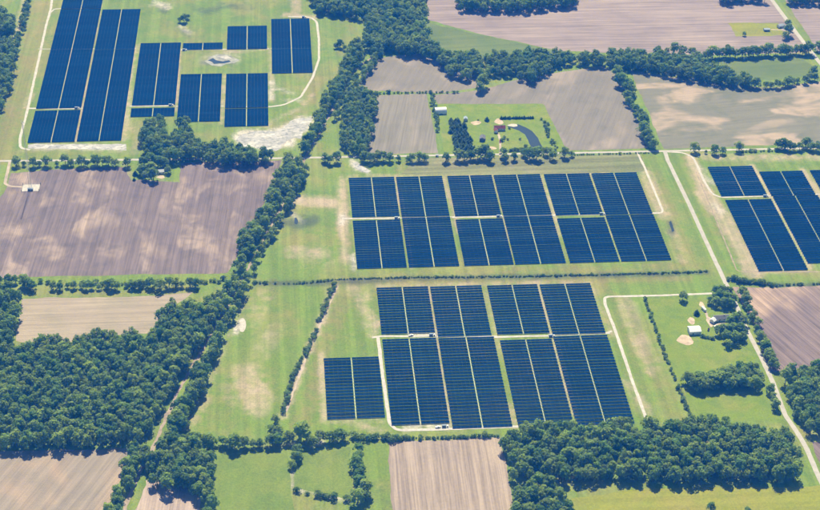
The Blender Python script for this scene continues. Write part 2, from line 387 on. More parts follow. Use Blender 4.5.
GREYG = soil('grey green stubble', (0.230, 0.212, 0.172), (0.320, 0.270, 0.220), (0.175, 0.172, 0.130), 1.4, 0.012, 0.6, 9.0, 0.8)
HAY = meadow('hay meadow', (0.205, 0.240, 0.080), (0.360, 0.300, 0.160), (0.140, 0.195, 0.060), 1.2, 5.0, 1.0, 0.35, False, 0.017)
PAST = meadow('green pasture', (0.170, 0.240, 0.035), (0.245, 0.260, 0.055), (0.105, 0.180, 0.028), 1.5, 8.0, 0.5, 0.15)
LAWN = meadow('mown lawn', (0.180, 0.260, 0.022), (0.275, 0.275, 0.055), (0.115, 0.200, 0.020), 0.0, 9.0, 0.55, 0.1, False, 0.03)
GREENF = meadow('green crop', (0.142, 0.192, 0.055), (0.190, 0.212, 0.075), (0.108, 0.165, 0.042), 0.1, 11.0, 0.4, 0.4)
YELG = meadow('yellow green meadow', (0.250, 0.272, 0.024), (0.310, 0.262, 0.060), (0.190, 0.240, 0.022), 0.0, 12.0, 0.5, 0.3)

sheet('field', [(-12,214),(4,193),(11,173),(60,169),(124,167),(131,180),(180,182),(181,163),(282,160),(270,192),(250,228),(234,262),(227,273),(120,275),(-12,278)], MAUVE, .03, 'mauve tilled field with sandy patches below the upper left solar array')
sheet('field', [(22,299),(60,297.5),(130,297),(193,292),(178,303),(163,318),(152,333),(120,335),(90,341),(25,343),(16,341)], TANF, .03, 'tan stubble field enclosed by the left wood')
sheet('field', [(-12,452),(130,448),(126,464),(118,485),(104,516),(-12,516)], TANB, .03, 'brown stubble field in the bottom left corner')
sheet('field', [(146,480),(204,480),(200,516),(134,516)], PINKF, .03, 'small pink bare field at the foot of the dirt track')
sheet('field', [(388,442),(500,437.5),(507,470),(516,516),(393,516)], CORN, .03, 'pale dry stubble field at the bottom centre')
sheet('field', [(732,287),(780,288),(832,285),(832,364),(770,372),(752,320),(741,302)], EASTF, .03, 'dark tilled field with a sandy stripe beyond the farmyard')
sheet('field', [(812,442),(832,442),(832,470),(822,468)], EASTF, .03, 'sliver of dark soil beside the lower right road')
sheet('field', [(424,-12),(766,-12),(776,4),(812,52),(720,55),(640,54),(560,51),(480,34),(428,20)], NORTHF, .03, 'wide pale mauve field at the top right')
sheet('field', [(778,-12),(832,-12),(832,64),(818,52)], NORTHF, .03, 'mauve field right of the top right road')
sheet('field', [(380,58),(420,53),(450,68),(485,78),(478,88),(440,93),(377,91),(358,87),(366,72)], GREYF, .03, 'greyish stubble strip under the top wood')
sheet('field', [(377,95),(426,93.5),(432,120),(438,153),(368,154),(372,120)], GREYG, .03, 'grey stubble field left of the farmstead with the pond')
sheet('field', [(432,95.5),(480,90),(525,78),(600,66),(620,72),(648,148),(567,151),(556,128),(543,104),(438,104)], GREYF, .03, 'grey brown field right of the farmstead with the pond')
sheet('field', [(630,70),(700,82),(770,88),(832,80),(832,143),(690,148),(664,149)], soil('olive field with sandy swirls', (0.200, 0.195, 0.140), (0.40, 0.320, 0.245), (0.140, 0.155, 0.095), 0.15, 0.019, 0.35, 13.0, 1.0, 0.45, (0.47, 0.63)), .03, 'olive field with sandy swirls beyond the right solar array')
sheet('field', [(718,61),(800,57),(819,70),(800,77),(770,80),(736,77)], GREENF, .05, 'narrow green field between two tree rows at upper right')
sheet('field', [(421,22),(555,51),(540,60),(470,58),(428,50)], GREENF, .05, 'green wedge of crop below the top mauve field')
sheet('field', [(211,449),(287,448),(291,495),(297,516),(211,516)], PAST, .03, 'green pasture at the bottom left of centre')
sheet('field', [(293,448),(350,447),(352,500),(294,488)], PAST, .03, 'small green paddock between hedges')
sheet('field', [(572,498),(640,489),(832,486),(832,520),(565,520)], YELG, .03, 'yellow green meadow in front of the lower right wood')
sheet('field', [(685,392),(770,388),(784,420),(690,420)], LAWN, .03, 'bright green meadow between the tree row and lower right wood')
sheet('lawn', [(646,300),(712,297),(742,310),(772,384),(700,392),(678,384)], LAWN, .03, 'green lawn of the farmyard with the white barn')
sheet('lawn', [(437,104),(543,104),(556,130),(566,151),(446,155),(440,130)], LAWN, .04, 'green lawn of the farmstead with the pond')
sheet('lawn', [(728,23),(778,23),(784,35),(736,36.5)], YELG, .05, 'small green lawn around the top right house')
sheet('field', [(418,158),(640,154),(648,170),(640,172),(450,175),(400,174)], meadow('verge meadow', (0.205,0.22,0.09), (0.265,0.245,0.14), (0.16,0.205,0.07), 0.02, 21.0, 0.7, 0.9), .03, 'striped grass verge between the cross road and the middle solar array')

ribbon('road', [(-20,161.2),(270,158.4),(600,152.4),(840,147.6)], 4.6, ROADM, .12, 'pale road running across the whole view', 0.1, False)
ribbon('road', [(664.5,150.5),(668,161),(688,202),(710,250),(738,309),(746,328),(761,357),(772,380),(785,415),(797,432),(806,447),(816,471),(826,492)], 5.2, ROADM, .10, 'pale road running down the right side past the farmyard', 0.1)
ribbon('road', [(764,-12),(772,0),(798,35),(820,63),(836,83)], 6.5, ROADM, .10, 'pale road in the top right corner', 0.1)
ribbon('gravel_track', [(53,-12),(51,8),(46,26),(28,108),(20,138),(20,148),(30,150)], 3.5, GRAVEL, .10, 'white gravel track along the left side of the upper left array')
ribbon('gravel_track', [(61,8.6),(54,9),(50,13),(46,26)], 2.7, GRAVEL, .11, 'short curved gravel link at the top left array corner')
ribbon('gravel_track', [(28,108.3),(50,108.6),(78,108.4)], 4.0, GRAVEL, .11, 'gravel spur into the left of the upper left array')
ribbon('gravel_track', [(130,106.1),(150,105.9),(174,105.6)], 3.4, GRAVEL, .11, 'gravel spur into the middle of the upper left array')
ribbon('gravel_track', [(181,49.8),(225,49.3),(269,48.6)], 2.7, GRAVEL, .11, 'gravel strip above the small dry basin')
ribbon('gravel_track', [(288,16.5),(311,17),(317,22),(319,40),(319,59),(313,77),(301,97),(284,105),(269,107),(226,107)], 3.4, GRAVEL, .10, 'gravel track curving round the right end of the upper left array')
ribbon('gravel_track', [(712,293.5),(660,295.5),(604,296.6),(605,304),(615,330),(632,380),(647,421)], 3.5, GRAVEL, .11, 'white gravel track down the right side of the near array')
ribbon('gravel_track', [(612,331),(607,333),(598,333.4)], 2.8, GRAVEL, .12, 'tiny gravel stub into the near array')
ribbon('gravel_track', [(378,337),(383,378),(389.5,424),(397,430.6),(450,429),(510,426.8),(600,423.6)], 3.8, GRAVEL, .11, 'white gravel track round the lower left of the near array')
ribbon('gravel_track', [(372,337.6),(380,336),(410,336.5),(436,335.6)], 3.1, GRAVEL, .12, 'gravel spur into the left half of the near array')
ribbon('gravel_track', [(494,337.2),(530,336.2),(553,335.8)], 3.1, GRAVEL, .12, 'gravel spur into the right half of the near array')
ribbon('gravel_track', [(664,151.5),(684,152.6),(694,158),(704,181),(712,194),(721,197.6),(768,196)], 2.9, GRAVEL, .10, 'gravel track curving into the right hand array')
ribbon('gravel_track', [(637,152),(644,166),(663,211),(661,213.4),(640,213.6)], 2.9, GRAVEL, .11, 'gravel track along the right end of the middle array')
ribbon('gravel_track', [(342,218.6),(370,218.4),(399,218)], 3.5, GRAVEL, .11, 'gravel spur at the left of the middle array')
ribbon('gravel_track', [(452,217.2),(480,216.8),(502,216.3)], 3.5, GRAVEL, .11, 'gravel spur at the centre of the middle array')
ribbon('gravel_track', [(553,215.2),(580,214.7),(606,214)], 3.5, GRAVEL, .11, 'gravel spur at the right of the middle array')
ribbon('gravel_track', [(10,160.5),(8,170),(4.5,184),(10,186.4),(24,187)], 3.6, GRAVEL2, .08, 'gravel drive to the radio mast compound')
ribbon('dirt_track', [(394,28),(377,54),(354,70),(343,90),(325,123),(305,158),(287,197),(261,245),(247,270),(215,328),(179,390),(161,429),(151,454),(137,477),(122,516)], 3.6, DIRT, .08, 'dirt track running diagonally between two lines of trees', 0.6)
ribbon('dirt_track', [(337,286),(319,328),(309,350),(297,382),(286,412)], 2.6, GRAVEL2, .08, 'sandy track along the diagonal hedge', 0.5)
ribbon('dirt_track', [(29,-6),(22,20),(15,45)], 3.4, DIRT, .08, 'dirt track among trees in the top left corner', 0.5)
ribbon('dirt_track', [(696,172),(712,210),(737,272),(820,272)], 1.6, DIRT, .08, 'thin brown fence line round the right hand array', 0.2)
ribbon('dirt_track', [(500,156),(500.5,140),(498,133)], 3.2, GRAVEL2, .08, 'driveway of the farmstead with the pond', 0.2)
ribbon('dirt_track', [(740,312),(728,322),(712,326),(707,316),(703,306)], 3.0, GRAVEL2, .08, 'driveway of the farmyard with the white barn', 0.3)
ribbon('dirt_track', [(796,32),(785,30),(771,29.5)], 3.2, GRAVEL2, .09, 'driveway of the top right house', 0.2)

for k_, (ln, lb) in enumerate([
   ([(38,49),(90,48.8),(136,48.5)],'thin pale track across the two left columns of the upper left array'),([(60,8.5),(100,8.4)],'thin pale track at the top of the upper left array'),
   ([(78,108.2),(126,107.7)],'thin pale track across the second column of the upper left array'),([(176,106.3),(224,106.2)],'thin pale track above the tree clump'),
   ([(271,48.3),(311,47.9)],'thin pale track across the right end of the upper left array'),
   ([(399,217.9),(452,216.9)],'thin pale track in the left part of the middle array'),([(502,216.2),(553,215.2)],'thin pale track in the centre of the middle array'),([(606,214),(662,212.6)],'thin pale track in the right part of the middle array'),
   ([(437,337),(497,336.2)],'thin pale track in the left part of the near array'),([(553,335.4),(610,333.2)],'thin pale track in the right part of the near array'),([(768,196),(828,194)],'thin pale track in the right hand array')]):
    ribbon('gravel_track', ln, 1.9, GRAVEL, .10, lb, .1, False)
PALE = plain('pale bare earth', (0.50, 0.40, 0.30), .95, .1, 0, .25, .2)
def blob(px, rx, ry, label, mat=None, z=.07):
    c = G(*px); a0 = rng.uniform(0, 6)
    pts = [c+np.array([rx*math.cos(t)*(1+.18*math.sin(3*t+a0)), ry*math.sin(t)*(1+.15*math.sin(2*t+a0))]) for t in np.linspace(0, 6.283, 15)[:-1]]
    sheet('bare_or_glint_patch', None, mat or PALE, z, label, amp=.7, world_pts=pts)
blob((685.5,340), 9, 9, 'round pale dirt patch on the farmyard lawn'); blob((691.5,321), 4, 7, 'dirt patch behind the white barn')
blob((702,305), 3, 6, 'dirt patch behind the white trailer'); blob((710,322), 3.5, 10, 'dirt patch in front of the farmhouse annex')
blob((499,121.5), 6, 8, 'dirt patch behind the red roofed house'); blob((492,148), 6, 4, 'dirt patch beside the farmstead driveway')
blob((476,123), 7, 6, 'worn patch beside the conifer grove'); blob((513,125.3), 7, 4, 'painted white glint at the far end of the farm pond', GRAVEL, .10)  # pond blob is a white sheet painting the water's bright glint
blob((242.5,325), 3.5, 16, 'white sand patch in the hay field', GRAVEL, .07); blob((161,177), 5, 4, 'worn yard by the small white house')
wm, wnt, wb = newmat('pond water'); wb.inputs['Base Color'].default_value = (0.03, 0.05, 0.065, 1); wb.inputs['Roughness'].default_value = 0.12
_n = NB(wnt); _w = _n.noise(_n.coord(), 0.8, 3); _n.bump(_w, 0.08, 0.05, wb)
sheet('water', [(507.5,126),(512,123.6),(519,124.6),(526,127.5),(532,131),(538,138),(542.5,147),(537,148.5),(531,146.5),(528,140),(525,134.5),(519,130.6),(512,128.2)], wm, .09, 'curved farm pond beside the red roofed house', amp=.6)
sheet('water', [(669,222),(671,221),(674.5,231),(672,232)], wm, .09, 'small dark puddle right of the middle array', amp=.4)
blob((296,221), 2.2, 9, 'narrow puddle in the boggy patch by the dirt track', wm, .09)
SANDP = plain('pale silt', (0.44, 0.43, 0.41), .9, .1, 0, .25, .2)
MUD = plain('grey mud', (0.27, 0.28, 0.25), .8, .3, 0, .35, .12)
sheet('mud_flat', [(204,61),(209,57),(216,54.6),(224,54),(231,56),(240,60),(234,63),(226,64),(221,66.5),(212,65.6)], MUD, .07, 'grey mud basin with a small pool above the dry pond', amp=3.0)
sheet('water', [(208,60.4),(213,58),(216,60.2),(223,61.4),(229,60.2),(231,61.6),(224,63.4),(214,64)], wm, .10, 'crooked pool in the grey mud basin', amp=1.8)
sheet('bare_or_glint_patch', [(217,56.4),(226,55.4),(232,58.6),(225,59.2)], SANDP, .09, 'pale sand bar in the grey mud basin', amp=1.4)
SANDM = soil('white sandy silt', (0.40, 0.40, 0.405), (0.54, 0.53, 0.52), (0.17, 0.185, 0.18), 0.4, 0.10, 0.5, 17.0, 1.0, 1.6, (.46, .6))
sheet('sand_flat', [(236,140),(243,134),(258,131),(275,131.5),(284,127),(290,121),(302,118),(313,118.5),(309,126),(303,132),(301,139),(294,137.5),(286,142),(282,148),(276,151),(262,149),(250,149.5),(240,147)], SANDM, .07, 'white dried out pond beside the dirt track', amp=2.6)
sheet('sand_flat', [(28,144.6),(126,144),(126.5,150.6),(100,149.4),(60,148.8),(28,148.4)], SANDM, .07, 'white bare strip below the long left blocks', amp=.8)
sheet('sand_flat', [(352,163),(357,161.5),(362,166),(371,171),(367,173),(357,169.5)], SANDM, .07, 'small white sand patch below the cross road', amp=1.0)

# ------------------------------------------------------------------ solar arrays
PITCH = 5.25; CHORD = 2.75; TILT = math.radians(22)
pm, pnt, pb = newmat('solar cells'); _n = NB(pnt)
pb.inputs['Roughness'].default_value = 0.12; pb.inputs['Specular IOR Level'].default_value = 0.12
oi = pnt.nodes.new('ShaderNodeObjectInfo')
vv = _n.noise(_n.coord(), 0.6, 2, 0.5, 0.3, 0.7)
col = _n.mix(oi.outputs['Random'], (0.003, 0.026, 0.080), (0.005, 0.042, 0.125))
col = _n.mix(_n.math('MULTIPLY', vv, 0.35), col, (0.002, 0.024, 0.080))
pnt.links.new(col, pb.inputs['Base Color'])
PANEL = pm
row_cache = {}
def row_mesh(L, gap, CHORD):
    """one tracker row: two wings of module groups on a torque tube with posts, drive gap between the wings"""
    key = (round(L, 0), round(gap, 1), CHORD)
    if key in row_cache: return row_cache[key]
    L = key[0]; v, f, mi = [], [], []
    half = (L-gap)/2; n = max(2, int(round(half/4.6))); w = half/n
    ct, st = math.cos(TILT), math.sin(TILT); zc = 1.3
    def slab(x0, x1, y0, y1, t0, t1, m):
        k = len(v)
        for (x, y, t) in ((x0,y0,t0),(x1,y0,t0),(x1,y1,t0),(x0,y1,t0),(x0,y0,t1),(x1,y0,t1),(x1,y1,t1),(x0,y1,t1)):
            v.append((x, y*ct-t*st, zc+y*st+t*ct))
        for q in ((0,3,2,1),(4,5,6,7),(0,1,5,4),(1,2,6,5),(2,3,7,6),(3,0,4,7)):
            f.append(tuple(k+i for i in q)); mi.append(m)
    for s in (-1, 1):
        for i in range(n):
            a = s*(gap/2+i*w+0.035); b = s*(gap/2+(i+1)*w-0.035)
            x0, x1 = min(a, b), max(a, b)
            slab(x0, x1, -CHORD/2, -0.012, 0, 0.06, 0); slab(x0, x1, 0.012, CHORD/2, 0, 0.06, 0)
    slab(-L/2, L/2, -0.09, 0.09, -0.24, -0.06, 1)
    for i in range(0, 2*n+1, 3):
        x = -L/2+0.4+i*(L-0.8)/(2*n); k = len(v)
        for (dx, dy) in ((-.1,-.1),(.1,-.1),(.1,.1),(-.1,.1)): v.append((x+dx, dy, 0.0))
        for (dx, dy) in ((-.1,-.1),(.1,-.1),(.1,.1),(-.1,.1)): v.append((x+dx, dy, zc-0.2))
        for q in ((0,1,5,4),(1,2,6,5),(2,3,7,6),(3,0,4,7)): f.append(tuple(k+i2 for i2 in q)); mi.append(1)
    me = mesh('panel_row', v, f); me.materials.append(PANEL); me.materials.append(STEEL)
    me.polygons.foreach_set('material_index', mi); me.update(); row_cache[key] = me; return me
def block(label, group, tl, xr_px, bot, gap=1.5):
    """tl: photo pixel of the far left corner, xr_px: far right corner, bot: a pixel on the near edge"""
    p0 = G(*tl, 2.0); p1 = G(*xr_px, 2.0); yb = G(*bot, 2.0)[1]; yt = max(p0[1], p1[1])*0.5+min(p0[1], p1[1])*0.5
    CHORD = 2.8; x0, x1 = p0[0]+.3, p1[0]-.3; n = max(1, int(round((yt-yb-0.6*PITCH)/PITCH))+1)
    pitch = (yt-yb-CHORD)/(n-1) if n > 1 else PITCH
    root = empty('solar_panel_block', ((x0+x1)/2, (yt+yb)/2, 0)); tag(root, label, 'solar array', group)
    CHORD = {GA: 2.42, GB: 2.75, GC: 2.9, GD: 3.35}[group]; me = row_mesh(x1-x0, gap, CHORD)
    for i in range(n):
        o = link('panel_row', me, None, root); o.location = (rng.normal()*0.06, yt-CHORD/2-i*pitch-(yt+yb)/2, rng.normal()*0.03)
        o.rotation_euler = (rng.normal()*0.012, 0, rng.normal()*0.0006)
    dl = boxes('drive_line', [(-0.12, 0.12, -(yt-yb)/2, (yt-yb)/2, 0.55, 0.8)])
    link('drive_line', dl, STEEL, root)
    return root
GA, GB, GC, GD = 'blocks of the near solar array', 'blocks of the middle solar array', 'blocks of the right hand solar array', 'blocks of the upper left solar array'
# near array
colA = [((376.3,287.4),(428,286.2)), ((429.6,286.2),(481.7,285.2)), ((486.6,285.2),(537.4,284)), ((539,284),(590.8,283))]
ubA = [(380,333.6),(440,336),(500,333.6),(560,333.6)]
lowA = [((381.7,338.9),(436.4,337.8)), ((438,337.6),(494,336.6)), ((499.4,339.9),(552,338.6)), ((552.7,336.2),(607.6,334.6))]
lbA = [(395,424.4),(470,427),(540,426),(600,423.4)]
ordn = ['leftmost', 'second from left', 'third from left', 'rightmost']
for i in range(4):
    block('solar panel block, %s in the upper row of the near array' % ordn[i], GA, *colA[i], ubA[i])
    block('long solar panel block, %s in the lower row of the near array' % ordn[i], GA, *lowA[i], lbA[i])
block('small detached solar panel block left of the near array', GA, (323.4,358), (379,356.4), (330,418.6))
# middle array
xB = [(348.3,394.3),(395.8,442.3),(446.9,492),(493.4,540),(543.4,589.4),(590.8,636.8)]
ords = ['first', 'second', 'third', 'fourth', 'fifth', 'sixth']
def yB(x): return 177.6 - (x-348)*0.0190
def shift(x, y0, y1):                           # follow a column line down the picture
    vx, vy = PW/2+V1[0], PH/2+V1[1]
    return vx + (x-vx)*(y1-vy)/(y0-vy)
for i, (a, b) in enumerate(xB):
    ya, yb_ = yB(a), yB(b); m = (a+b)/2
    e = 216.4-(m-371)*0.0105
    block('solar panel block, %s from left in the far row of the middle array' % ords[i], GB, (a, ya), (b, yb_), (m, e-(0.4 if i % 2 == 0 else 0.2)))
    s = (219.9 if i % 2 == 0 else 217.6)-(m-371)*0.0115
    a2, b2 = shift(a, ya, s), shift(b, yb_, s)
    block('solar panel block, %s from left in the near row of the middle array' % ords[i], GB, (a2, s+.5), (b2, s-.5), (m, 267.4-(m-371)*0.0275))
# right array
block('solar panel block at the far left corner of the right hand array', GC, (707.6,166.8), (752.3,165.5), (725,195.2))
block('solar panel block at the far middle of the right hand array', GC, (758.8,171.7), (802.6,170.2), (780,194.5))
block('panel block, far right of the right hand array, cut by frame', GC, (809.4,170), (852,168.8), (840,193.5))
block('long solar panel block at the near left of the right hand array', GC, (725,199.9), (771.5,198.6), (780,269.6))
block('long solar panel block at the near middle of the right hand array', GC, (772.6,196.2), (818,194.8), (820,262))
block('long panel block, near right of the right hand array, cut by frame', GC, (824,194.6), (868,193.2), (860,255))
# upper left array
vx_, vy_ = PW/2+V1[0], PH/2+V1[1]
def colD(desc, xa, xb, yref, rows):
    for (t, b, nm) in rows:
        block('panel block, %s' % (desc % nm), GD, (shift(xa, yref, t), t), (shift(xb, yref, t), t-(xb-xa)*0.014), ((xa+xb)/2, b))
colD('%s in leftmost column of upper left array', 60.6, 100.9, 9, [(-26,7.8,'cut by the frame top'),(9.2,48.1,'second from top'),(49.5,106.6,'third from the top'),(110.4,140.4,'nearest')])
colD('%s in the second column of the upper left array', 102.2, 141, 9, [(9.4,48.2,'farthest'),(49.6,107,'middle'),(108.6,139.2,'nearest')])
colD('%s in the third column of the upper left array', 140.6, 181, 43, [(43,103.8,'long one'),(108,115.2,'short strip')])
colD('%s at far middle of upper left array', 182.8, 223, 43, [(43,48.4,'very short strip')])
colD('%s of two above the tree clump, upper left array', 180.7, 222, 74, [(74,105.6,'far one'),(106.8,120.4,'near one')])
colD('%s of two left of white dry pond, upper left array', 226, 268, 73.6, [(73.6,106.6,'far one'),(108.6,125,'near one')])
colD('%s above the small dry basin in the upper left array', 227.4, 267, 26, [(26,48,'square one')])
colD('%s of two at right end of upper left array', 271, 309.4, 18.8, [(18.8,47.6,'far one'),(48.8,72,'near one')])

# inverter stations on the spurs
def inverter(px, label, rz=0.0):
    p = G(*px); r = empty('inverter_station', (p[0], p[1], 0.12), rz); tag(r, label, 'inverter', 'inverter stations in the arrays'); r.scale = (.75, .75, .8)
    link('pad', boxes('pad', [(-5, 5, -2.6, 2.6, 0.0, 0.3)]), CONC, r)
    c = link('cabinet', boxes('cabinet', [(-4.2, 1.6, -1.3, 1.3, 0.3, 3.1), (-4.0, 1.4, -1.1, 1.1, 3.1, 3.3)]), BOXM, r)
    [link('vent', boxes('vent', [(x, x+1.4, -1.36, -1.303, 1.0, 2.6)]), DARKP, c) for x in (-3.6, -1.4)]
    t = link('transformer', boxes('transformer', [(2.4, 4.4, -1.1, 1.1, 0.3, 2.4)]), SHEET, r)
    link('fin', boxes('fin', [(2.5+.3*i, 2.62+.3*i, -1.5, -1.103, 0.7, 2.1) for i in range(6)]), DARKP, t)
for px, lb in [((432,335.6),'inverter cabinet at end of the near array left spur'),((551.5,336.6),'blue inverter cabinet at end of the near array right spur'),
    ((397,218.6),'inverter cabinet at end of the middle array left spur'),((499,216.8),'inverter cabinet at end of the middle array centre spur'),((602,214.4),'inverter cabinet at end of the middle array right spur'),
    ((765.5,196.6),'inverter cabinet at end of the right hand array spur'),((171,105.6),'inverter cabinet on the middle spur of the upper left array'),((77,108.6),'inverter cabinet on the left spur of the upper left array'),
    ((184.5,50.4),'inverter cabinet below the very short panel strip'),((304,17.6),'inverter cabinet at the top right corner of the upper left array'),((445,427),'inverter cabinet at the lower edge of the near array')]:
    inverter(px, lb)

# ------------------------------------------------------------------ trees
def leaf_cloud(lobes, n, size, seed, flat=0.40, up=0.6):
    r = np.random.default_rng(seed); V = []; CL = []
    tot = sum(l[3]**2 for l in lobes)
    for (cx, cy, cz, rad, sz) in lobes:
        k = max(8, int(n*rad**2/tot)); d = r.normal(size=(k, 3)); d /= np.linalg.norm(d, axis=1)[:, None]
        d[:, 2] = np.where(d[:, 2] < -0.35, -d[:, 2], d[:, 2])
        p = np.array([cx, cy, cz])+d*rad*np.array([1, 1, sz])*r.uniform(0.82, 1.06, (k, 1))
        nn = d+r.normal(size=(k, 3))*flat+[0, 0, up]; nn /= np.linalg.norm(nn, axis=1)[:, None]
        a = np.cross(nn, r.normal(size=(k, 3))); a /= np.linalg.norm(a, axis=1)[:, None]; b = np.cross(nn, a)
        s = size*r.uniform(0.6, 1.25, (k, 1)); e = r.uniform(0.55, 1.0, (k, 1))
        q = np.stack([p-a*s-b*s*e*.4, p+a*s*.2-b*s*e, p+a*s+b*s*e*.3, p-a*s*.15+b*s*e], 1)
        V.append(q.reshape(-1, 3)); CL.append(np.repeat(r.uniform(0, 1)*0.6+r.uniform(0, 0.4, k), 4))
    return np.concatenate(V), np.concatenate(CL)
def cloud_mesh(name, V, CL, tint=None):
    me = bpy.data.meshes.new(name); nq = len(V)//4
    me.vertices.add(len(V)); me.vertices.foreach_set('co', V.astype(np.float32).ravel())
    me.loops.add(nq*4); me.loops.foreach_set('vertex_index', np.arange(nq*4, dtype=np.int32))
    me.polygons.add(nq); me.polygons.foreach_set('loop_start', np.arange(nq, dtype=np.int32)*4)
    at = me.attributes.new('clump', 'FLOAT', 'POINT'); at.data.foreach_set('value', CL.astype(np.float32))
    if tint is not None:
        at = me.attributes.new('tint', 'FLOAT', 'POINT'); at.data.foreach_set('value', tint.astype(np.float32))
    me.update(); return me
def broad(seed, n=420):
    r = np.random.default_rng(seed); L = [(0, 0, 6.9, 3.6, 1.0)]
    k = r.integers(7, 10)
    for i in range(k):
        t = 2*math.pi*i/k+r.uniform(-.4, .4); rr = r.uniform(2.0, 3.5)
        L.append((rr*math.cos(t), rr*math.sin(t), r.uniform(3.4, 7.9), r.uniform(1.6, 2.7), r.uniform(.8, 1.0)))
    for i in range(3):
        t = r.uniform(0, 6.28); L.append((1.6*math.cos(t), 1.6*math.sin(t), r.uniform(8.8, 10.4), r.uniform(1.4, 2.1), .9))
    return leaf_cloud(L, n, 0.78, seed)
def conifer(seed, n=330):
    r = np.random.default_rng(seed); L = []
    for i in range(7):
        t = i/6; L.append((r.normal()*.15, r.normal()*.15, 1.6+t*9.6, 2.5*(1-t)+.45, .75))
    return leaf_cloud(L, n, 0.62, seed)
def shrub(seed, n=120):
    r = np.random.default_rng(seed); L = []
    for i in range(5):
        t = r.uniform(0, 6.28); L.append((1.0*math.cos(t), 1.0*math.sin(t), r.uniform(1.0, 2.0), r.uniform(.9, 1.4), .9))
    return leaf_cloud(L, n, 0.5, seed)
def trunk_mesh(h, r, limbs, seed):
    rr = random.Random(seed); v, f = [], []
    tube(v, f, (0, 0, -0.3), (0.1, 0.05, h*.55), r, r*.7); tube(v, f, (0.1, 0.05, h*.55), (0, 0, h), r*.7, r*.25)
    for i in range(limbs):
        t = 6.28*i/max(limbs, 1)+rr.uniform(-.4, .4); z = h*rr.uniform(.4, .65)
        tube(v, f, (.08, .04, z), (2.6*math.cos(t), 2.6*math.sin(t), z+rr.uniform(1.4, 2.8)), r*.45, r*.15, 5)
    return mesh('trunk', v, f)
BR = [broad(s) for s in range(10, 20)]
BRM = [cloud_mesh('crown', *b) for b in BR]; CO = [conifer(s) for s in (30, 31, 32)]; COM = [cloud_mesh('crown', *b) for b in CO]
SH = [shrub(s) for s in (40, 41, 42, 43)]; SHM = [cloud_mesh('foliage', *b) for b in SH]
TRB = [trunk_mesh(8.5, .32, 5, s) for s in (1, 2, 3)]; TRC = trunk_mesh(10, .22, 0, 4); TRS = trunk_mesh(1.6, .12, 3, 5)
for m in BRM: m.materials.append(LEAF)
for m in COM: m.materials.append(LEAFC)
for m in SHM: m.materials.append(LEAFS)
for m in TRB+[TRC, TRS]: m.materials.append(BARK)
NT = [0]
def tree(p, label, group=None, s=1.0, kind='b', sz=None):
    NT[0] += 1; i = int(rng.integers(0, 1000)); wd = kind == 'w'; kind = 'b' if wd else kind
    nm, cms, tm, cn = {'b': ('broadleaf_tree', BRM, TRB[i % 3], 'crown'), 'c': ('conifer_tree', COM, TRC, 'crown'), 's': ('shrub', SHM, TRS, 'foliage')}[kind]
    if wd: nm = 'woodland_tree'
    r = empty(nm, (float(p[0]), float(p[1]), 0), float(rng.uniform(0, 6.28)), float(s))
    k = {'b': (1.38, 1.3), 'c': (1.3, .58), 's': (1.35, 1.25)}[kind] if not wd else (1.25, 1.5); r.scale = (s*k[0], s*k[0], s*k[1])
    tag(r, label, 'shrub' if kind == 's' else 'tree', group)
    link('trunk' if kind != 's' else 'stem', tm, None, r); link(cn, cms[i % len(cms)], None, r)
    return r
def at(px, py, h=6.0): return G(px, py, h)
def along(pts, spacing, wid, h=6.0):
    """positions along a photo polyline, spacing and spread in metres"""
    p = [G(x, y, h) for x, y in pts]; out = []; carry = 0.0
    for i in range(len(p)-1):
        L = np.linalg.norm(p[i+1]-p[i]); d = (p[i+1]-p[i])/L; nr = np.array([-d[1], d[0]]); t = carry; 
        while t < L:
            out.append(p[i]+d*(t+rng.normal()*spacing*.18)+nr*rng.uniform(-wid, wid)); t += spacing
        carry = t-L
    return out
def inside(poly_px, spacing, h=6.0, holes=()):
    poly = [G(x, y, h) for x, y in poly_px]; lo, hi = np.min(poly, 0), np.max(poly, 0); pts = []
    y = lo[1]; k = 0
    while y < hi[1]:
        x = lo[0]+(spacing/2 if k % 2 else 0)
        while x < hi[0]:
            pts.append((x+rng.normal()*spacing*.22, y+rng.normal()*spacing*.22)); x += spacing
        y += spacing*.87; k += 1
    pts = np.array(pts); return pts[inpoly(pts, poly)]
def ordn_(k, n, P):
    w = ['first','second','third','fourth','fifth','sixth','seventh','eighth','ninth','tenth']
    xs = [p[0] for p in P]; ys = [p[1] for p in P]
    horiz = (max(xs)-min(xs)) > 0.45*(max(ys)-min(ys))
    rk = sorted(range(n), key=(lambda i: xs[i]) if horiz else (lambda i: -ys[i])).index(k)
    t = w[rk] if rk < 10 else '%dth' % (rk+1) if (rk+1) % 10 not in (1, 2, 3) or rk < 20 else '%d%s' % (rk+1, ['st','nd','rd'][(rk+1) % 10-1])
    return ', %s from %s' % (t, 'left' if horiz else 'the top')
def plant(P, S, label, group, kind):
    for k, (p, s_) in enumerate(zip(P, S)): tree(p, label+(ordn_(k, len(P), P) if len(P) > 1 else ''), group, s_, kind)
def row(pts, spacing, wid, label, group, s=(0.8, 1.15), kind='b', h=6.0):
    P = along(pts, spacing*(.72 if kind == 's' else .95), wid*1.2, h); plant(P, [rng.uniform(*s)*rng.choice([.72, 1, 1, 1, 1.15]) for _ in P], label, group, kind)
def singles(items, label, group, kind='b', h=6.0):
    plant([at(x, y, h*s) for (x, y, s) in items], [i[2] for i in items], label, group, kind)


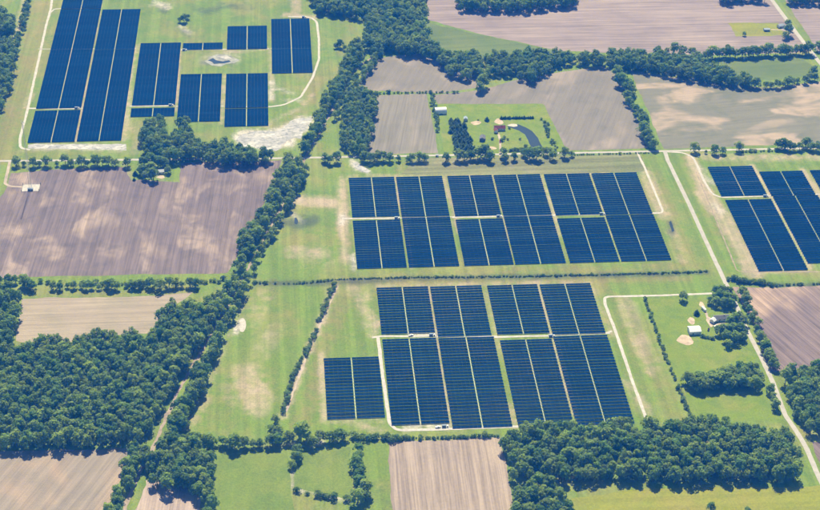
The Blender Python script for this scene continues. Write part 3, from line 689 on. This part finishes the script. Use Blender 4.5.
def hedge(name, label, pts, spacing, wid, s=(.6, .9)):
    V, CLs, TT = [], [], []
    for p in along(pts, spacing, wid, 1):
        if rng.random() < .15: continue
        v, cl = SH[int(rng.integers(0, len(SH)))]; k = (rng.uniform(*s) if rng.random() < .8 else rng.uniform(.3, 1.0)*s[1]*1.5)*1.3; a = rng.uniform(0, 6.28); ca, sa = math.cos(a), math.sin(a)
        q = np.stack([(v[:, 0]*ca-v[:, 1]*sa)*k+p[0], (v[:, 0]*sa+v[:, 1]*ca)*k+p[1], v[:, 2]*k-.15], 1)
        V.append(q); CLs.append(cl); TT.append(np.full(len(q), rng.uniform(0, 1)))
    o = link(name, cloud_mesh('foliage', np.concatenate(V), np.concatenate(CLs), np.concatenate(TT)), LEAFS); tag(o, label, 'hedge', None, 'stuff')
# lines of trees and hedges, each tree a thing
gR = 'trees lining the cross road'
singles([(16,162,.95),(24,164,.5),(33,163,.95),(39,164,.55),(46,162,1),(57,164,.5),(65,160,1.05),(71,163,.7),(81,162,1.1),(87,164,.7),(95,161,1),(102,162,1),(108,161,1.05),(115,163,.8),(127,163,.95)], 'dark round tree in the road row below the upper left array', gR)
singles([(288,159,1.15),(325,158,.9),(330,160,.9),(337,158,1.05)], 'round tree by the road crossing of the dirt track', gR)
singles([(364,157,1),(370,158,1.05),(377,157,1),(383,157,.95),(390,158,.9)], 'tree in the short roadside row above the pale sand patch', gR)
singles([(398.5,159,.6),(408,160,.6),(412,158,.85),(419,157,.95),(425,158,.85),(446,158,.95)], 'roadside tree left of the conifer grove', gR)
singles([(458,156,1.1),(464,157,1),(471,156,.9),(478,154,1.15),(485,152,1.3),(490,157,1.1),(503,153,.95),(505,158,.8),(514,157,.8),(524,153,.8),(530,155,1.1),(537,154,1.25),(546,152,.8),(553,156,.9),(565,153,1.05),(572,154,.6)], 'roadside tree in front of the farmstead with the pond', gR)
singles([(695.5,148,1.05),(715,150,.95),(723,151,.7),(706,152,.35),(739.5,147,1.0)], 'lone roadside tree beyond the left of the right hand array', gR)
singles([(778,145,.9),(783,144,1.05),(788,146,1),(793,147,.8),(800,147,.8),(806.5,143,1.05),(811,147,.9),(817,147,.9)], 'roadside tree beyond the right of the right hand array', gR)
hedge('roadside_hedge', 'low clipped hedge along the cross road right of the pond', [(575,154.5),(650,152.5)], 3.2, .5, (.45,.6))
hedge('roadside_hedge', 'low hedge along the cross road beyond the right hand array', [(740,151.5),(775,150.5)], 4, .6, (.5,.8))
row([(617,72),(627,90),(637,110),(645,130),(653,146)], 11, 4.5, 'tree in the slanting tree belt between two brown fields', 'slanting tree belt at upper right', (.9,1.25))
row([(658,52),(672,50),(690,52),(700,55)], 14, 4, 'tree at the left end of the upper right field row', 'upper right field tree rows', (.85,1.1))
row([(700,57),(720,54),(760,52),(809,51)], 9, 3, 'tree in the dense straight row at upper right', 'upper right field tree rows', (1.0,1.25))
row([(745,82),(770,85),(800,80),(815,76)], 10, 3, 'tree in the thin belt tail at upper right', 'upper right field tree rows', (.6,.95))
singles([(814,71,.95),(483,82,1.5),(480,88,1.1)], 'isolated tree in the brown fields at upper right of centre', 'isolated field trees')
singles([(788.6,31,1.3),(788,24,.9),(786,36,.9),(744.5,34,.5)], 'tree beside the top right house', 'trees round the top right house')
singles([(818,47,1.0),(822,44,.9)], 'tree at the right frame edge by the top right road', 'trees round the top right house')
row([(432,92),(434,106),(438,132)], 6, 2.2, 'shrub in the hedge left of the farmstead with the pond', 'hedge left of the farmstead', (.8,1.2), 's', 1)
hedge('field_hedge', 'low hedge between grey fields left of the lone field tree', [(377,93),(398,92.5),(460,92)], 5, .8, (.6,.9))
row([(546,122),(549,136),(556,148)], 5.5, 2.2, 'shrub in the loose hedge right of the pond', 'loose hedge right of the pond', (.6,1.0), 's', 1)
row([(509,150),(524,150),(556,150)], 6, 1.2, 'shrub in the hedge along the near side of the pond', 'hedge on the near side of the pond', (.8,1.2), 's', 1)
row([(501.5,117),(533,116.4)], 3.0, .2, 'clipped conifer in the dark hedge behind the pond', 'dark conifer hedge', (.55,.65), 'c', 3)
tree(at(487,117.5,5), 'single dark conifer behind the red roofed house', None, .95, 'c')
GROVE = []
for p in inside([(448,118),(456,116),(464,122),(470,134),(477,148),(470,153),(456,151),(452,138)], 6.4, 6): GROVE.append(p)
plant(GROVE, [rng.uniform(.85,1.15) for _ in GROVE], 'dark conifer in the wedge shaped grove', 'conifer grove of the farmstead', 'c')
singles([(493,139,.9),(502,140,1.2),(504.5,138,1.0),(508,139.5,.7),(520,139,.7),(509,128,.9),(478,120,.5),(541,119,.8),(544,122,.6),(526,146,1),(523,149,.9)], 'small garden shrub on the pond farmstead lawn', 'garden shrubs of the pond farmstead', 's', 1)
gH = 'tree row below the mauve field'
row([(0,280),(12,279),(22,283),(38,285)], 9, 4, 'tree at the left end of the row below the mauve field', gH, (.7,1.0))
row([(55,284),(80,284),(112,284),(150,283)], 7.5, 3, 'small tree in the row below the mauve field', gH, (.55,.85))
row([(160,284),(196,282)], 8.5, 2, 'taller tree in the row below the mauve field', gH, (.7,.95))
row([(40,283),(55,283),(160,284)], 11, 2.5, 'low shrub in the row below the mauve field', gH, (.9,1.4), 's', 1)
row([(200,282),(228,280)], 8, 2, 'shrub at the right end of the row below the mauve field', gH, (.9,1.3), 's', 1)
hedge('ditch_hedge', 'low ditch hedge above the hay field', [(252,282.5),(300,283),(336,279)], 3.4, .8, (.4,.75))
hedge('ditch_hedge', 'long low dark ditch hedge between the middle and near arrays', [(334,279),(410,277),(520,276),(610,274),(660,272.6),(707,271)], 1.7, .9, (.35,.55))
hedge('field_hedge', 'dense low hedge beside the dark tilled field', [(729,279.5),(752,282.5),(777,285)], 2.2, 1.6, (.9,1.3))
hedge('field_hedge', 'thin low hedge right of the dense one by the dark tilled field', [(780,285),(826,283.2)], 4, .8, (.5,.8))
row([(335,283),(326,303),(318,323)], 5, 1.8, 'shrub in the upper part of the diagonal hedge', 'diagonal hedge', (.8,1.35), 's', 1)
row([(316,330),(308,348),(300,362),(292,380),(283,412)], 5.2, 1.6, 'shrub in the lower part of the diagonal hedge', 'diagonal hedge', (.7,1.3), 's', 1)
gL = 'tree line below the hay field'
singles([(275,420,.75),(271,430,.8),(278,433,1.0),(289,438,.9)], 'tree where the diagonal hedge meets the lower tree line', gL)
singles([(301,432,1.5),(306,437,1.1)], 'largest tree of the lower tree line', gL)
row([(214,440),(225,443),(250,442),(282,441)], 8.5, 2.2, 'tree in the line below the hay field', gL, (.75,1.05))
row([(296,452),(293,462)], 8, 2, 'tree at the top of the little paddock', gL, (.8,1.0))
row([(314,440),(330,437),(350,437)], 8, 3, 'tree in the line left of the pale stubble field', gL, (.75,1.1))
row([(354,437),(380,438.5),(400,439)], 6.5, 1.5, 'large shrub in the hedge above the pale stubble field', gL, (1.2,1.8), 's', 1.5)
hedge('field_hedge', 'low clipped hedge above the pale stubble field', [(402,438.6),(450,437.4),(500,435.6)], 2.8, .9, (.6,.95))
row([(356,448),(358,460),(360,478),(361,490),(360,505)], 9, 4, 'tree in the column right of the little paddock', 'tree column right of the paddock', (.75,1.05))
singles([(297,491,1.5),(307,493,.9),(317,494,1.5),(323,495,1.4),(328,496,1.3),(333,496,1.8),(347,499,1.5)], 'bush on the lower fence of the little paddock', 'bushes on the paddock fence', 's', 1.5)
row([(645.5,299.5),(655,328),(664,352),(675,379)], 7.5, .8, 'small shrub in the dotted hedge left of the farmyard', 'dotted hedge left of the farmyard', (.6,1.0), 's', 1)
row([(677,385),(684,402),(691,417)], 6, .9, 'shrub at the lower end of the dotted hedge', 'dotted hedge left of the farmyard', (.7,1.1), 's', 1)
gF = 'trees round the white barn farmyard'
tree(at(683,297.5,4), 'single round tree by the farmyard gravel track', None, .85, 'b')
singles([(716,291,.85),(722,290,.9),(728,293,.95),(720,296,.95),(727,299,1.0),(733,299,.8),(710,300,.7),(716,302,.85),(724,303,.9),(731,304,.8)], 'tree in the clump behind the dark roofed farmhouse', gF)
singles([(731,322,.9),(737,319,1.1),(743,322,1.0),(718,331,.8),(724,330,.9),(732,330,1.1),(740,330,1.05),(727,337,.95),(735,338,1.0),(743,337,.8),(728,344,.7)], 'tree in the clump in front of the dark roofed farmhouse', gF)
tree(at(697,311,5), 'thin dark tree between the white barn and white trailer', None, 1.0, 'c')
row([(703,337),(714,338.5)], 4, .8, 'clipped shrub in the hedge beside the white barn', 'hedge beside the white barn', (.8,1.1), 's', 1)
row([(742,295),(750,308),(757,323),(763,336)], 9.5, 2.5, 'tree along the road opposite the farmyard', 'trees along the right road', (.6,.95))
row([(766,343),(772,355),(778,368)], 9, 2.5, 'tree along the road above the right wood', 'trees along the right road', (.7,1.05))
row([(770,388),(778,405)], 10, 1.5, 'tree at the roadside above the lower right wood', 'trees along the right road', (.6,.85))
LROW = []
for p in inside([(680,383),(684,379),(700,376),(718,368),(735,371),(750,367),(759,372),(764,383),(760,387),(740,386),(700,388)], 8.6, 6): LROW.append(p)
plant(LROW, [rng.uniform(.8,1.2) for _ in LROW], 'tree in the row below the farmyard lawn', 'tree row below the farmyard lawn', 'b')
tree(at(711,508,4), 'lone bush in the yellow green meadow, at the bottom edge', None, .7)
tree(at(746,510,2), 'small second bush in the yellow green meadow, at the bottom edge', None, 1.4, 's')
singles([(184,19,.9),(188,17,.6),(180,20,.6)], 'isolated bushy tree in the top meadow', 'trees in the top meadow')
singles([(340,44,.9),(336,46,.6),(345,48,.6)], 'small tree in the meadow right of the upper left array', 'small trees right of the upper left array')
singles([(135,171,1.0),(134,178,.6)], 'dark narrow tree at the left edge of the small house plot', 'trees of the small house plot', 'c')
singles([(143,163,1.1),(150,160,1.2),(142,170,1.0),(151,168,1.0),(145,176,.8),(153,175,1.2),(158,162,1.1),(163,163,1.0),(168,170,.75),(183,160,.5)], 'tree round the small white house below the upper left array', 'trees of the small house plot')

# woods: the trees that show largest are things, the rest of each wood is one mass
WOODS = []
def wood(name, label, px, spacing=8.8, s=(.72, 1.28), h=8.5):
    pts = inside(px, spacing*1.04, h); WOODS.append([name, label, pts, s])
wood('left_wood', 'crowded broadleaf tree of the big left wood', [(-12,352),(20,347),(45,341),(75,338),(110,332),(130,331),(146,339),(150,332),(160,315),(172,306),(190,302),(210,297),(228,283),(240,270),(252,240),(244,262),(240,282),(229,303),(207,335),(178,378),(158,410),(146,430),(135,440),(-12,444)])
wood('trackside_belt', 'broadleaf tree in the belt right of the dirt track', [(250,272),(244,290),(236,308),(225,330),(214,358),(203,382),(192,405),(181,430),(166,440),(169,424),(185,393),(202,361),(218,333),(234,303),(240,288)], 7.6)
wood('trackside_belt', 'broadleaf tree in the belt left of the dirt track', [(303,160),(290,180),(278,205),(262,228),(248,256),(236,268),(232,262),(244,235),(262,210),(276,180),(289,163)], 8.4)
wood('trackside_belt', 'broadleaf tree between dirt track and green middle field', [(309,160),(306,172),(296,190),(290,204),(284,210),(289,192),(298,172)], 8.0, (.75, 1.05))
wood('trackside_belt', 'small tree right of the dirt track above the hay field', [(284,212),(274,232),(262,252),(252,272),(246,274),(256,250),(268,230),(278,212)], 9.5, (.6, .9))
wood('trackside_belt', 'broadleaf tree left of the dirt track beside the white dry pond', [(368,44),(358,62),(345,84),(332,104),(320,126),(310,148),(298,151),(306,135),(318,112),(328,90),(340,70),(350,46),(360,40)], 8.6)
wood('trackside_belt', 'small broadleaf tree in the copse right of the dirt track', [(349,92),(362,88),(377,92),(376,112),(370,135),(364,150),(345,150),(340,135),(344,115)], 8.6, (.7, 1.1))
wood('trackside_belt', 'tree on the narrow strip right of the upper dirt track', [(383,52),(378,62),(362,80),(352,92),(346,98),(336,118),(331,118),(342,94),(356,74),(370,56)], 9.5, (.6, .9))
wood('lower_left_wood', 'broadleaf tree of the small wood at the bottom left', [(160,441),(180,436),(200,436),(211,444),(213,475),(213,516),(203,516),(198,490),(180,486),(152,483),(148,470)])
wood('lower_left_belt', 'tree in the belt left of the lower dirt track', [(147,440),(146,455),(134,472),(124,495),(118,516),(103,516),(116,490),(126,462),(131,448)], 8.4, (.75, 1.05))
wood('corner_copse', 'broadleaf tree of the copse at the left frame edge', [(-12,284),(14,285),(20,296),(17,315),(12,345),(-12,350)])
wood('lower_right_wood', 'broadleaf tree of the big lower right wood', [(503,442),(512,432),(540,427),(600,424),(640,424),(668,421),(700,424),(720,419),(738,424),(762,430),(784,433),(796,442),(802,462),(802,474),(780,477),(740,475),(700,478),(640,475),(600,476),(570,478),(545,476),(512,478),(509,462)])
wood('lower_right_wood', 'tree of the rounded copse at the bottom centre', [(515,486),(530,480),(548,481),(562,488),(570,500),(572,516),(516,516)])
wood('right_wood', 'broadleaf tree of the wood at the right edge', [(782,372),(798,366),(832,362),(832,428),(816,430),(806,424),(796,408),(789,390)])
wood('top_wood', 'dark tree of the wood at the top centre', [(307,-12),(424,-12),(426,14),(424,25),(430,32),(428,42),(445,55),(448,66),(430,55),(410,52),(392,48),(374,52),(366,44),(364,28),(366,15),(345,14),(318,10)], 9.2, (.9, 1.35))
wood('creek_belt', 'tree in the winding belt below the top mauve field', [(440,60),(455,54),(490,56),(520,54),(550,52),(580,54),(606,56),(625,50),(650,56),(680,56),(712,62),(730,72),(750,79),(760,84),(730,82),(700,78),(660,70),(630,66),(612,62),(585,62),(560,62),(540,74),(530,80),(515,72),(490,73),(465,76),(448,72)], 9.2, (.8, 1.25))
wood('top_wood', 'tree of the dark strip wood at the top edge', [(454,-12),(578,-12),(574,3),(520,8),(460,8)], 9.2, (.9, 1.3))
wood('top_wood', 'tree at the top edge near the top right road', [(719,-12),(766,-12),(766,-1),(722,0)], 9.2)
wood('top_wood', 'tree at the top right corner', [(786,-12),(832,-12),(832,0),(788,2)], 9.2)
wood('roadside_copse', 'tree of the copse below the upper left array', [(141,124),(152,120),(164,122),(168,134),(178,130),(183,118),(190,124),(196,138),(210,146),(225,143),(246,148),(262,152),(272,154),(270,160),(240,163),(220,160),(190,157),(165,157),(146,152),(141,140)], 8.6)
wood('corner_trees', 'tree in the belt at the top left corner', [(-12,8),(10,12),(16,20),(12,32),(-12,36)], 9)
wood('corner_trees', 'tree in the thin line right of the corner dirt track', [(27,-8),(31,-8),(28,12),(23,30),(19,44),(15,44),(21,20)], 8.0, (.6, .85))
wood('corner_trees', 'tree in the belt beside the upper left array meadow', [(-12,38),(10,38),(18,46),(16,60),(11,82),(2,105),(-12,122)], 8.6, (.75, 1.1))
allp = [(float(np.linalg.norm(np.append(p, 0)-CAM)), wi, pi) for wi, w in enumerate(WOODS) for pi, p in enumerate(w[2])]
edge_first = []
for d, wi, pi in allp:
    edge_first.append((d, wi, pi))
edge_first.sort(); near = set((wi, pi) for d, wi, pi in edge_first[:300])
gW = 'nearest trees of the woods'; ZL = {}
def zone(label, p, pts):
    fx = np.mean(pts[:, 0] < p[0]); fy = np.mean(pts[:, 1] < p[1])
    a = 'leftmost' if fx < .14 else 'left' if fx < .34 else 'midleft' if fx < .5 else 'midright' if fx < .66 else 'right' if fx < .86 else 'rightmost'
    b = 'front' if fy < .22 else 'second' if fy < .5 else 'inner'
    return label.replace('broadleaf ', '').replace(' of the ', ' of ').replace(' the ', ' ')+', %s %s part' % (b, a)
for wi, (name, label, pts, s) in enumerate(WOODS):
    V, CLs, TT, TV, TF = [], [], [], [], []
    for pi, p in enumerate(pts):
        sc_ = rng.uniform(*s)*1.22
        if (wi, pi) in near: ZL.setdefault(zone(label, p, pts), []).append((p, sc_/1.25)); continue
        v, cl = BR[int(rng.integers(0, len(BR)))]; a = rng.uniform(0, 6.28); ca, sa = math.cos(a), math.sin(a)
        keep = np.repeat(rng.random(len(v)//4) < 0.8, 4); v = v[keep]; cl = cl[keep]
        q = np.empty_like(v); q[:, 0] = (v[:, 0]*ca-v[:, 1]*sa)*sc_+p[0]; q[:, 1] = (v[:, 0]*sa+v[:, 1]*ca)*sc_+p[1]; q[:, 2] = v[:, 2]*sc_*1.2
        V.append(q); CLs.append(cl); TT.append(np.full(len(q), rng.uniform(0, 1)))
        tv, tf = [], []; tube(tv, tf, (p[0], p[1], -.2), (p[0], p[1], 7*sc_), .3*sc_, .15*sc_, 4)
        n0 = len(TV); TV += tv; TF += [tuple(n0+i for i in q2) for q2 in tf]
    if V:
        o = link(name, cloud_mesh('foliage_mass', np.concatenate(V), np.concatenate(CLs), np.concatenate(TT)), LEAF)
        tag(o, label.replace('tree of', 'tree mass of').replace('tree in', 'tree mass in'), 'woodland', None, 'stuff')
        t = link('trunks', mesh('trunks', TV, TF), BARK, o); t['kind'] = 'stuff'
    print('WOOD', name, len(pts))
for zl, it in ZL.items(): plant([i[0] for i in it], [i[1] for i in it], zl, gW, 'w')
print('individual plants', NT[0])

# ------------------------------------------------------------------ buildings
def gable(name, label, px, L, Wd, H, R, wallm, roofm, rz=0.0, eave=0.35, doors=1, wins=3, chimney=False, group=None):
    p = G(*px); r = empty(name, (p[0], p[1], 0.1), rz); tag(r, label, 'house' if 'house' in name else 'building', group)
    a, b = L/2, Wd/2
    v = [(-a,-b,0),(a,-b,0),(a,b,0),(-a,b,0),(-a,-b,H),(a,-b,H),(a,b,H),(-a,b,H),(-a,0,H+R),(a,0,H+R)]
    link('wall', mesh('wall', v, [(0,1,5,4),(2,3,7,6),(1,2,6,9,5),(3,0,4,8,7)]), wallm, r)
    e = eave; k = R/b; t = .18; v = []; f = []
    for s in (-1, 1):
        n = len(v); y1, z1 = s*(b+e), H-e*k
        v += [(-a-e,y1,z1+.02),(a+e,y1,z1+.02),(a+e,0,H+R+.02),(-a-e,0,H+R+.02),(-a-e,y1,z1+t),(a+e,y1,z1+t),(a+e,0,H+R+t),(-a-e,0,H+R+t)]
        f += [tuple(n+i for i in q) for q in ((0,1,2,3),(7,6,5,4),(0,4,5,1),(1,5,6,2),(3,7,4,0))]
    rf = link('roof', mesh('roof', v, f), roofm, r)
    if chimney: link('chimney', boxes('chimney', [(a*.3,a*.3+.8,-.4,.4,H+R*.5,H+R+1.1)]), CONC, rf)
    for i in range(doors):
        x = -a*.4+i*a*.8; d = link('door', boxes('door', [(x-.6,x+.6,-b-.06,-b-.004,0,min(2.2,H*.8))]), DARKP, r)
    for i in range(wins):
        x = -a*.8+i*(a*1.6/max(wins-1,1)); w = link('window', boxes('window', [(x-.55,x+.55,-b-.05,-b-.003,H*.45,H*.8)]), WHITE, r)
        link('pane', boxes('pane', [(x-.45,x+.45,-b-.07,-b-.052,H*.48,H*.77)]), GLASS, w)
    return r
def hoop_barn(name, label, px, L, Wd, H, rz):
    p = G(*px); r = empty(name, (p[0], p[1], .1), rz); tag(r, label, 'building')
    n = 14; v = []; f = []
    for i in range(n+1):
        t = math.pi*i/n; y, z = -Wd/2*math.cos(t), 1.6+(H-1.6)*math.sin(t)
        v += [(-L/2, y, z), (L/2, y, z)]
        if i: f.append((2*i-2, 2*i-1, 2*i+1, 2*i))
    link('roof', mesh('roof', v, f), SHEET, r)
    v2 = [(-L/2+.1,-Wd/2,0),(L/2-.1,-Wd/2,0),(L/2-.1,Wd/2,0),(-L/2+.1,Wd/2,0),(-L/2+.1,-Wd/2,1.59),(L/2-.1,-Wd/2,1.59),(L/2-.1,Wd/2,1.59),(-L/2+.1,Wd/2,1.59)]
    ev = []; ef = [(0,1,5,4),(2,3,7,6)]
    for s, idx in ((-1, 0), (1, 1)):
        k = len(v2); prof = [(s*(L/2-.12), -Wd/2*math.cos(math.pi*i/n), 1.6+(H-1.66)*math.sin(math.pi*i/n)) for i in range(n+1)]
        v2 += [(s*(L/2-.12), -Wd/2, 0)]+prof+[(s*(L/2-.12), Wd/2, 0)]; ef.append(tuple(range(k, k+n+3)))
    link('wall', mesh('wall', v2, ef), CREAM, r)
    link('door', boxes('door', [(-2,2,-Wd/2-.08,-Wd/2-.01,0,1.5)]), DARKP, r)
hoop_barn('hoop_barn', 'white round roofed barn at the top left of the pond farmstead', (440.5,112.5), 16, 13, 7.5, 0.05)
gable('garden_shed', 'small grey shed right of the white round roofed barn', (465.5,120), 6, 5, 3, 1.6, CREAM, BLUEROOF, 1.5, doors=1, wins=1)
gable('garage_building', 'grey roofed garage beside the conifer grove', (482.4,139.5), 10, 7, 3.4, 2.0, GREYROOF, GREYROOF, 1.35, doors=1, wins=2)
gable('farm_house', 'dark red roofed farmhouse beside the pond', (499.5,129.5), 15, 8, 3.6, 2.6, CREAM, REDROOF, 0.0, doors=1, wins=4, chimney=True)
gable('house_annex', 'small white gabled annex in front of the red roofed house', (495.8,132), 6, 5, 3.2, 1.8, WHITE, REDROOF, 1.57, doors=1, wins=1)
gable('metal_barn', 'white barn with pale metal roof in the farmyard', (694,332), 13, 11, 4.2, 2.0, SHEET, SHEET, 0.03, doors=1, wins=0)
gable('farm_house', 'dark roofed farmhouse between two tree clumps', (721,319.5), 17, 8, 3.4, 2.2, WHITE, GREYROOF, 0.05, doors=1, wins=4, chimney=True)
gable('house_annex', 'white annex left of the dark roofed farmhouse', (713.5,321.5), 7, 6, 3.0, 1.6, WHITE, SHEET, 0.7, doors=1, wins=1)
gable('small_house', 'small white house among trees below the upper left array', (161,173), 8, 6, 3.2, 2.0, WHITE, SHEET, 0.1, doors=1, wins=2)
gable('garden_shed', 'pale shed right of the small white house', (166.5,170.5), 4, 4, 2.6, 1.2, CREAM, BLUEROOF, 0.1, doors=1, wins=0)
gable('small_house', 'house behind the roadside tree at the top right', (780.5,27), 10, 7, 3.2, 1.8, CREAM, BLUEROOF, 0.3, doors=1, wins=2)
gable('garden_shed', 'blue roofed shed on the top right lawn', (766.6,30.6), 9, 5.5, 2.8, 1.2, BOXM, BLUEROOF, 0.0, doors=1, wins=0)
gable('garden_shed', 'tiny pale shed by the road left of the conifer grove', (437,158.2-2), 3.5, 3, 2.2, 1.0, WHITE, SHEET, 0.0, doors=1, wins=0)

# travel trailer, pickup truck
def wheel(parent, x, y, r, w=.26):
    v, f = [], []; n = 14; k = 0
    for s in (-.5, .5):
        v += [(x+r*math.cos(6.283*i/n), y+s*w, r+r*math.sin(6.283*i/n)) for i in range(n)]
    f = [(i, (i+1) % n, n+(i+1) % n, n+i) for i in range(n)]+[tuple(range(n)), tuple(range(n, 2*n))]
    o = link('wheel', mesh('wheel', v, f), RUBBER, parent)
def prism(name, prof, y0, y1, mat, parent):
    n = len(prof); v = [(x, y0, z) for x, z in prof]+[(x, y1, z) for x, z in prof]
    f = [tuple(range(n))[::-1], tuple(range(n, 2*n))]+[(i, (i+1) % n, n+(i+1) % n, n+i) for i in range(n)]
    me = mesh(name, v, f); o = link(name, me, mat, parent); return o
def trailer(px, rz, label):
    p = G(*px); r = empty('travel_trailer', (p[0], p[1], .1), rz); tag(r, label, 'trailer')
    b = prism('body', [(-3.8,.5),(3.6,.5),(3.9,1.0),(3.7,2.6),(3.3,3.0),(-3.5,3.0),(-3.9,2.7),(-3.9,.8)], -1.2, 1.2, WHITE, r)
    for x in (-2.4, 0, 2.2): link('window', boxes('window', [(x-.5,x+.5,-1.24,-1.203,1.5,2.2)]), GLASS, r)
    link('hitch', boxes('hitch', [(3.6,5.0,-.1,.1,.45,.6)]), DARKP, r); link('roof_vent', boxes('roof_vent', [(-.6,.3,-.4,.4,3.003,3.25)]), CREAM, r)
    for y in (-1.0, 1.0):
        for x in (-.5, .4): wheel(r, x, y, .38)
trailer((703.6,310), 1.9, 'white travel trailer parked behind the white barn')
def pickup(px, rz, label, mat):
    p = G(*px); r = empty('pickup_truck', (p[0], p[1], .13), rz); tag(r, label, 'truck')
    prism('body', [(-2.8,.5),(2.7,.5),(2.8,.9),(2.6,1.15),(1.3,1.2),(-2.8,1.2)], -.95, .95, mat, r)
    c = prism('cab', [(-.6,1.203),(1.35,1.203),(.8,1.8),(-.4,1.85)], -.85, .85, mat, r)
    link('window', boxes('window', [(-.3,.6,-.88,-.853,1.3,1.7),(-.3,.6,.853,.88,1.3,1.7)]), GLASS, c)
    for y in (-.85, .85):
        for x in (-1.8, 1.8): wheel(r, x, y, .4)
        link('headlight', boxes('headlight', [(2.72,2.83,y-.15,y+.15,.85,1.02)]), SHEET, r)
pickup((438,427.6), 0.1, 'white pickup truck on gravel at the near array lower edge', WHITE)
pickup((411,335.8), 0.2, 'white pickup truck on the near array left spur', WHITE)
pickup((708.5,330), 1.2, 'dark pickup truck on the farmyard drive', RUBBER)
pickup((716,326.5), 0.3, 'white pickup truck in front of the dark roofed farmhouse', WHITE)
pickup((500,142), 1.5, 'red pickup truck on the pond farmstead drive', REDROOF)
pickup((723,275), 2.02, 'white pickup truck driving on the right road', WHITE) if False else None

# radio mast compound
def mast():
    p = G(30.5,188.5); H = 95.0
    r = empty('lattice_mast', (p[0], p[1]+2, .1)); tag(r, 'tall thin lattice radio mast standing in the tilled field', 'radio mast')
    legs = [Vector((math.cos(a), math.sin(a), 0)) for a in (math.pi/2, math.pi*7/6, math.pi*11/6)]
    def rad(z): return 2.1*(1-z/H)+.35*(z/H)
    for l in legs:
        v, f = [], []; tube(v, f, l*rad(0), l*rad(H)+Vector((0,0,H)), .17, .10, 5); link('leg', mesh('leg', v, f), STEEL, r)
    v, f = [], []; z = 0.0
    while z < H-2:
        z2 = min(H, z+max(1.6, rad(z)*1.5))
        for i in range(3):
            a, b = legs[i], legs[(i+1) % 3]
            tube(v, f, a*rad(z)+Vector((0,0,z)), b*rad(z2)+Vector((0,0,z2)), .045, .045, 4)
            tube(v, f, a*rad(z2)+Vector((0,0,z2)), b*rad(z2)+Vector((0,0,z2)), .04, .04, 4)
        z = z2
    link('bracing', mesh('bracing', v, f), STEEL, r)
    for k, z in enumerate((H-1.5, H-6)):
        v, f = [], []
        for i in range(3):
            a = 2*math.pi*i/3+.5; c = Vector((1.6*math.cos(a), 1.6*math.sin(a), z))
            tube(v, f, Vector((0,0,z)), c, .06, .06, 4)
        pf = link('antenna_mount', mesh('antenna_mount', v, f), STEEL, r)
        for i in range(3):
            a = 2*math.pi*i/3+.5; c = (1.7*math.cos(a), 1.7*math.sin(a))
            link('antenna', boxes('antenna', [(c[0]-.2,c[0]+.2,c[1]-.2,c[1]+.2,z-1.2,z+1.2)]), WHITE, pf)
    v, f = [], []; tube(v, f, (0,0,H), (0,0,H+4), .05, .02, 4); link('spike', mesh('spike', v, f), STEEL, r)
    q = G(31,188)
    pts = [np.array([q[0]-11, q[1]-8]), np.array([q[0]+11, q[1]-8]), np.array([q[0]+11, q[1]+9]), np.array([q[0]-11, q[1]+9])]
    sheet('gravel_yard', None, GRAVEL, .10, 'white gravel yard of the radio mast', amp=.2, world_pts=pts)
    fr = empty('compound_fence', (q[0], q[1], .1)); tag(fr, 'dark posted fence round the radio mast yard', 'fence')
    for (x0, y0, x1, y1) in ((-11,-8,11,-8),(11,-8,11,9),(11,9,-11,9),(-11,9,-11,-8)):
        n = 5
        for i in range(n):
            t = i/n; x, y = x0+(x1-x0)*t, y0+(y1-y0)*t; big = .3 if i == 0 else .09
            link('post', boxes('post', [(x-big,x+big,y-big,y+big,0,2.6)]), DARKP, fr)
        v, f = [], []
        for z in (.3, 1.2, 2.2): tube(v, f, (x0,y0,z), (x1,y1,z), .035, .035, 4)
        link('rail', mesh('rail', v, f), STEEL, fr)
    gable('equipment_hut', 'small equipment hut inside the radio mast yard', (30.5,190.2), 6.5, 3, 2.6, .8, BOXM, BLUEROOF, 0, .2, 1, 0)
mast()

# ------------------------------------------------------------------ haze: one closed box of even air round camera and scene
hz = link('haze', boxes('haze', [(-9500, 9500, -9500, 9500, -2.0, CAM[2]+60)]), None)
hm = bpy.data.materials.new('blue haze'); hm.use_nodes = True; ht = hm.node_tree; ht.nodes.clear()
pv = ht.nodes.new('ShaderNodeVolumePrincipled'); ho = ht.nodes.new('ShaderNodeOutputMaterial')
pv.inputs['Color'].default_value = (0.01, 0.20, 1.0, 1); pv.inputs['Absorption Color'].default_value = (1, 1, 1, 1); pv.inputs['Density'].default_value = 0.000125
pv.inputs['Anisotropy'].default_value = 0.0
ht.links.new(pv.outputs[0], ho.inputs['Volume']); hz.data.materials.append(hm)
tag(hz, 'thin blue summer haze over the whole landscape', None, None, 'stuff')
